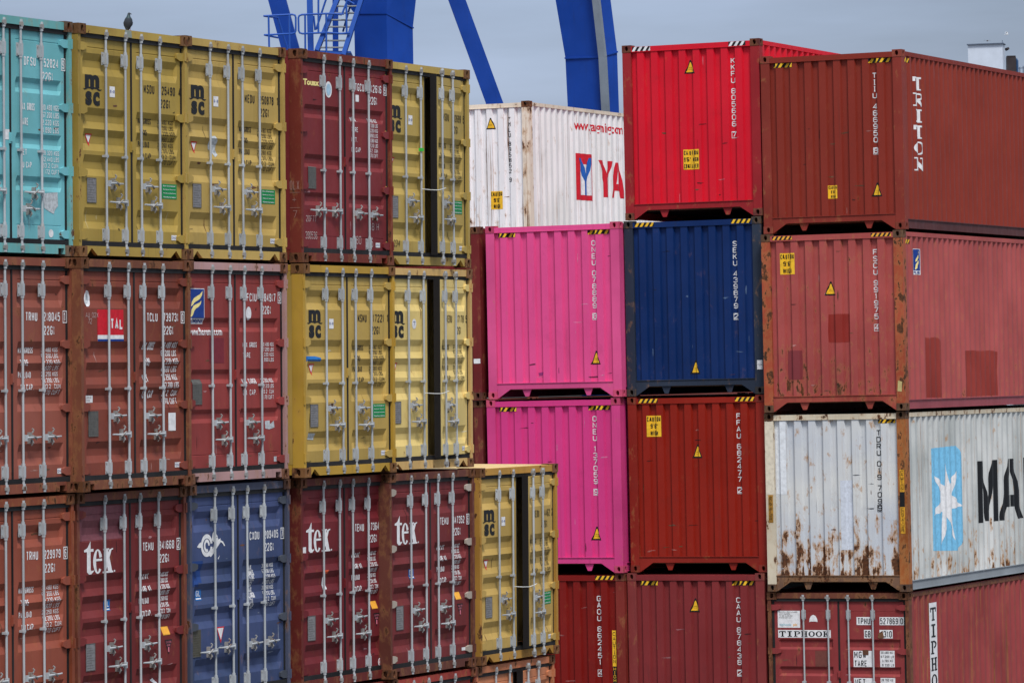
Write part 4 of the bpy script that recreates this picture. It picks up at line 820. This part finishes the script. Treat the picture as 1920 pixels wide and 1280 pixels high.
# ------------------------------------------------------------------ ground
ASPH = paint('yard_concrete', (88, 87, 85), rust=0., streak=0., rough=.85, var=.3, fade=(104, 103, 99))
MB().add([(-2500, -500, 0), (2500, -500, 0), (2500, 4500, 0), (-2500, 4500, 0)], [(0, 1, 2, 3)]).obj('ground', ASPH)['kind'] = 'structure'
ap = MB()
for (x0, y0, x1, y1) in ((-.5, -.6, 15.6, 6.4),): ap.box(x0, y0, -.6, x1, y1, -.03)
a_o = ap.obj('pavement', ASPH); a_o.matrix_world = PL(-5.957, 45.382, 2.386, (0, 0, -2.606)); a_o['kind'] = 'structure'

def PX(px, py, d): return Vector((0, 0, CAM_Z)) + (CWR @ Vector(((px - 960) / FPX, 1, (640 - py) / FPX))) * d
# ------------------------------------------------------------------ portal crane
CB = paint('crane_blue', (14, 62, 152), rust=.02, streak=.35, rough=.42, var=.16, bump=.10)
CB2 = paint('crane_rail_blue', (40, 84, 170), rust=.02, streak=.1, rough=.45, var=.1, bump=.05)
CG = paint('crane_step_grey', (150, 156, 160), rust=.05, streak=.3, rough=.5); CT = paint('cable_tray_grey', (120, 130, 142), rust=.02, streak=.3, rough=.5)
crane = empty('harbour_crane', 'blue portal crane with stair and railings rising behind the stacked containers', 'crane')
def lerp_px(a, b, y): return a[0] + (b[0] - a[0]) * (y - a[1]) / (b[1] - a[1])
def prism4(m, lo, hi, d, dn=0.6):
    """lo/hi: three seen corners (left, near, right) as image points; the fourth completes the box section"""
    R_ = []
    for l, n_, r in (lo, hi):
        a, b, c = PX(*l, d + .55), PX(*n_, d), PX(*r, d + .5); R_ += [a, b, c, a + c - b + Vector((0, .3, 0))]
    m.add(R_, [(0, 1, 2, 3), (7, 6, 5, 4), (0, 4, 5, 1), (1, 5, 6, 2), (2, 6, 7, 3), (3, 7, 4, 0)])
DC1 = 118
m = MB(); prism4(m, ((690, 1150), (746, 1150), (792, 1150)), ((663.5, 25), (724.5, 25), (774, 52)), DC1); m.obj('column', CB, crane)
m = MB(); prism4(m, ((663.5, 24.6), (724.7, 24.6), (774.2, 51.6)), ((560, -110), (730, -110), (792, -110)), DC1); m.obj('column_head', CB, crane)
m = MB(); prism4(m, ((662, 26.5), (724.5, 26.5), (776, 54)), ((662, 24.2), (724.5, 24.2), (776, 51.5)), DC1 - .02); m.obj('flange', CB, crane)
D2 = 126
m = MB(); prism4(m, ((1108, 1090), (1160, 1090), (1190, 1090)), ((1060, 109), (1121, 107), (1157, 97)), D2); m.obj('leg', CB, crane)
m = MB(); prism4(m, ((1060, 108.6), (1121, 106.6), (1157, 96.6)), ((1016, -150), (1094, -150), (1126, -150)), D2); m.obj('leg_upper', CB, crane)
m = MB(); prism4(m, ((1058.5, 111), (1121, 109), (1159, 99)), ((1058.5, 108), (1121, 106), (1159, 96)), D2 - .03); m.obj('flange', CB, crane)
m = MB(); dt = D2 - .25
for a, b in (((1130, 107), (1101, -150)), ((1136, 215), (1130, 107)), ((1160, 1090), (1136, 215))): m.beam(PX(*a, dt), PX(*b, dt), .21, .16, (1, -.4, 0))
m.obj('cable_tray', CT, crane)
m = MB(); m.beam(PX(820, -100, 121), PX(1010, 420, 121), .46, .46, (1, 0, 0)); m.obj('brace', CB, crane)
m = MB(); m.beam(PX(498, -80, 121), PX(610, 330, 121), .49, .5, (1, 0, 0)); m.obj('brace', CB, crane)
m = MB(); m.beam(PX(579.5, -60, 117.6), PX(583.5, 130, 117.6), .16, .16); m.obj('post', CB2, crane)
m = MB(); m.beam(PX(628.5, -60, 118.8), PX(629.5, 130, 118.8), .155, .155); m.obj('post', CB, crane)
D3 = 117.2
for (a, b, w) in (((642, -24), (594, 96), .12), ((685, -24), (644, 104), .12)):
    m = MB(); m.beam(PX(*a, D3 + .3), PX(*b, D3), w, .26, (1, 0, 0)); m.obj('stair_stringer', CB2, crane)
for i in range(9):
    y = 89.5 - 12.9 * i; x0 = lerp_px((596, 96), (643, -24), y); x1 = lerp_px((647, 104), (686, -24), y)
    m = MB(); a = PX(x0, y, D3 + .06 + .03 * i); b = PX(x1, y, D3 + .06 + .03 * i); m.beam(a, b, .03, .24, (0, 0, 1)); m.obj('stair_tread', CG, crane)
m = MB(); m.beam(PX(566, 97.5, D3), PX(646, 102, D3), .11, .10, (0, 0, 1)); m.beam(PX(540, 100, D3 + 1.0), PX(660, 103, D3 + 1.0), .05, 1.9, (0, 0, 1)); m.obj('platform', CB2, crane)
def rail(runs, r=.027, d=D3 - .1):
    m = MB()
    for q in runs:
        dd = [d + (p[2] if len(p) > 2 else 0) for p in q]; m.tube([PX(p[0], p[1], e) for p, e in zip(q, dd)], r, 8)
    m.obj('railing', CB2, crane)
rail([[(495, 30.5), (548, 27.6), (553, 29), (554.5, 33), (554.5, 58), (553, 62), (548, 63.6), (496, 66)], [(503.5, 30), (505, 105)], [(542.5, 28), (543.5, 105)], [(495, 30.5), (521, 34, .7), (545, 110, .9)], [(496, 66), (521, 71, .7)]])
rail([[(645, 26.5), (612, 26), (566, 28), (561, 30), (559.5, 34), (560, 58), (562, 62), (567, 63.6), (612, 61.5), (640, 63.5), (656, 62)], [(572, 29), (572.5, 105)], [(611.5, 26), (612, 105)], [(597, -5), (597, 62)], [(588, 30, .6), (591, 57, .6), (593, 55, .6), (613, -6, .6)]])
rail([[(654, -6), (641, 28)], [(649.5, 8), (650, 62)], [(641, 28), (632, 27)], [(662, -8, .5), (643, 60, .5)], [(650, 0), (664, 8)]])
# ------------------------------------------------------------------ silo with headhouse, far away
SW = paint('silo_white', (196, 206, 222), rust=0., streak=.15, rough=.7, var=.08); SD = paint('silo_trim', (92, 104, 124), rust=0., streak=.1); SB = paint('duct_brown', (58, 52, 54), rust=0., streak=.2)
silo = empty('silo_tower', 'pale grey tower with a flat dark edged roof far behind at the right edge', 'tower')
d = 520; k = d / FPX
c0 = PX(1816, 84, d); zt = c0.z; g = MB()
xl, xn, xr = PX(1816, 84, d).x, PX(1879.5, 84, d).x, PX(1887.5, 84, d).x; yn = PX(1879.5, 84, d).y
g.add([(xl, yn + .8, 0), (xn, yn, 0), (xr, yn + 2.2, 0), (xl + .6, yn + 3.2, 0), (xl, yn + .8, zt), (xn, yn, zt), (xr, yn + 2.2, zt), (xl + .6, yn + 3.2, zt)], [(0, 1, 5, 4), (1, 2, 6, 5), (2, 3, 7, 6), (3, 0, 4, 7), (4, 5, 6, 7)])
g.obj('wall', SW, silo)
g = MB(); e = .16; g.add([(xl - e, yn + .6, zt), (xn + e * .5, yn - .25, zt), (xr + e, yn + 2.3, zt), (xl + .5, yn + 3.5, zt), (xl - e, yn + .6, zt + .12), (xn + e * .5, yn - .25, zt + .12), (xr + e, yn + 2.3, zt + .12), (xl + .5, yn + 3.5, zt + .12)], [(0, 1, 2, 3), (4, 5, 6, 7), (0, 1, 5, 4), (1, 2, 6, 5), (2, 3, 7, 6), (3, 0, 4, 7)])
g.tube([(xn, yn, zt), (xn, yn, zt + .45)], .035, 6); g.obj('roof', SD, silo)
g = MB(); q = PX(1890, 91, d); g.tube([(q.x - .12, q.y + 1, q.z - .05), (q.x + .12, q.y + .6, q.z + .03)], [.2, .16], 8); g.obj('floodlight', SB, silo)
g = MB(); a = PX(1888, 107, d + 6); b = PX(1905, 107, d + 6); g.box(a.x, a.y, 0, b.x, a.y + 1.2, a.z); g.box(a.x + .03, a.y - .04, a.z - .0, b.x - .05, a.y + 1.1, a.z + .14)
duct = empty('chimney', 'dark brown chimney block right beside the pale tower', 'chimney'); g.obj('stack', SB, duct)
g = MB(); b2 = PX(1907, 110, d + 6.5); g.tube([(b2.x, b2.y, 0), (b2.x, b2.y, b2.z - .25), (b2.x - .1, b2.y, b2.z)], [.16, .16, .1], 10); g.obj('pipe', paint('pipe_blue', (52, 84, 124), rust=0., streak=.2), duct)
g = MB(); 
for px, py in ((1912, 126), (1918.5, 124)):
    p_ = PX(px, py, d + 8); g.tube([(p_.x, p_.y, 0), (p_.x, p_.y, p_.z)], .06, 6)
p1, p2 = PX(1909, 128.5, d + 8), PX(1921, 127.5, d + 8); g.tube([p1, p2], .045, 6); g.obj('railing', SD, duct)
# ------------------------------------------------------------------ birds
PG = paint('pigeon_feather', (46, 52, 62), rust=0., streak=.0, rough=.6, var=.35, fade=(66, 76, 86), bump=.1); PGN = paint('pigeon_neck', (44, 66, 74), rust=0., streak=0., rough=.4, var=.3)
def bird_body(name, rings, mats, parent, n=14, matf=None, label=None):
    m = MB()
    for i, (c, rx, ry) in enumerate(rings):
        for j in range(n):
            t = 2 * math.pi * j / n; m.v.append((c[0] + rx * math.cos(t), c[1] + ry * math.sin(t), c[2]))
    for i in range(len(rings) - 1):
        for j in range(n): m.f.append([i * n + j, i * n + (j + 1) % n, (i + 1) * n + (j + 1) % n, (i + 1) * n + j]); m.m.append(matf(i) if matf else 0)
    m.f += [list(range(n))[::-1], [(len(rings) - 1) * n + j for j in range(n)]]; m.m += [0, matf(len(rings)) if matf else 0]
    return m.obj(name, mats, parent, smooth=True)
pf = PX(241.0, 57.2, 1); dirv = pf - Vector((0, 0, CAM_Z))
Minv = DC[0]['mat'].inverted(); o_l = Minv @ Vector((0, 0, CAM_Z)); v_l = Minv.to_3x3() @ dirv
tq = (.055 - o_l.y) / v_l.y; seat_l = o_l + v_l * tq; seat = DC[0]['mat'] @ Vector((seat_l.x, .055, H8 - .013))
pig = empty('pigeon', 'dark grey pigeon perched on the top edge of a yellow container', 'bird', None, Matrix.Translation(seat) @ Matrix.Rotation(R(-14), 4, 'Z'))
rg = [((-.006, -.03, .003), .010, .006), ((-.010, -.028, .012), .016, .009), ((-.012, -.02, .030), .023, .020), ((-.010, -.006, .050), .038, .036), ((-.006, .004, .075), .047, .046), ((-.003, .008, .100), .049, .048), ((-.001, .006, .122), .046, .044),
      ((.0, .004, .140), .037, .036), ((.001, .004, .156), .025, .026), ((.002, .006, .170), .0185, .021), ((.003, .010, .182), .0165, .020), ((.005, .014, .192), .0165, .020), ((.006, .015, .200), .014, .016), ((.006, .015, .206), .006, .008)]
bird_body('body', rg, [PG, PGN], pig, matf=lambda i: 1 if 7 <= i <= 9 else 0)
for sx in (-1, 1):
    w = MB(); pts = []
    prof = [(.128, .020, .010), (.112, .046, .016), (.09, .054, .018), (.065, .050, .016), (.040, .036, .012), (.018, .020, .008), (.004, .010, .004)]
    n = 8
    for z, rx, th in prof:
        for j in range(n):
            t = math.pi * (-.15 + 1.05 * j / (n - 1)) - math.pi / 2; w.v.append((sx * (rx * math.cos(t) + .002) - .004, .006 - .010 * (z < .05) + .86 * rx * math.sin(t) - .012 * (1 - z / .13), z))
    for i in range(len(prof) - 1):
        for j in range(n - 1): w.f.append([i * n + j, i * n + j + 1, (i + 1) * n + j + 1, (i + 1) * n + j]); w.m.append(0)
    o = w.obj('wing', paint('pigeon_wing', (42, 46, 54), rust=0., streak=0., rough=.6, var=.35, bump=.1), pig, smooth=True)
    sm = o.modifiers.new('thick', 'SOLIDIFY'); sm.thickness = .004
LEGM = flat('pigeon_leg', (150, 90, 95))
for x in (-.004, .020):
    g = MB(); g.tube([(x, .0, .036), (x + .001, -.004, .006)], [.005, .0035], 6)
    for a in (-.5, 0., .5, math.pi): g.tube([(x + .001, -.004, .004), (x + .001 + .018 * math.sin(a), -.004 + .018 * math.cos(a), .002)], [.003, .0018], 5)
    g.obj('leg', LEGM, pig)
g = MB(); g.tube([(.016, .020, .1935), (.026, .027, .190), (.033, .032, .186)], [.006, .004, .001], 6); g.obj('beak', flat('beak', (60, 58, 58)), pig)
def gull(px, py, dist, span, yaw, dihedral, rgb, label):
    p = PX(px, py, dist); gm = paint('gull_%d' % px, rgb, rust=0., streak=0., rough=.6, var=.12, bump=0.)
    r = empty('gull', label, 'bird', 'gulls flying by the far tower', Matrix.Translation(p) @ Matrix.Rotation(yaw, 4, 'Z'))
    b = MB(); b.tube([(0, -.24, .0), (0, -.17, .02), (0, -.05, .01), (0, .08, 0), (0, .20, -.0), (0, .27, .0)], [.015, .045, .07, .06, .03, .012], 10); b.obj('body', gm, r, smooth=True)
    for s_ in (-1, 1):
        w = MB(); st = [(0, -.05, .09, 0), (.25, -.09, .07, .5), (.5, -.03, .05, .62), (.78, .05, .03, .45), (1., .12, .006, .25)]
        for t, y, ch, zz in st:
            for dy, dz in ((-ch, 0), (0, .012), (ch, 0), (0, -.008)): w.v.append((s_ * t * span / 2, y + dy, zz * dihedral + dz))
        for i in range(4):
            for j in range(4): w.f.append([i * 4 + j, i * 4 + (j + 1) % 4, (i + 1) * 4 + (j + 1) % 4, (i + 1) * 4 + j]); w.m.append(0)
        w.f.append([16, 17, 18, 19]); w.m.append(0)
        w.obj('wing', gm, r, smooth=True)
gull(1851.5, 77, 470, .80, R(15), .10, (104, 96, 98), 'dark gull gliding just above the roof of the pale tower')
gull(1887, 65, 470, .62, R(65), .42, (232, 236, 242), 'white gull with raised wings above right of the pale tower')
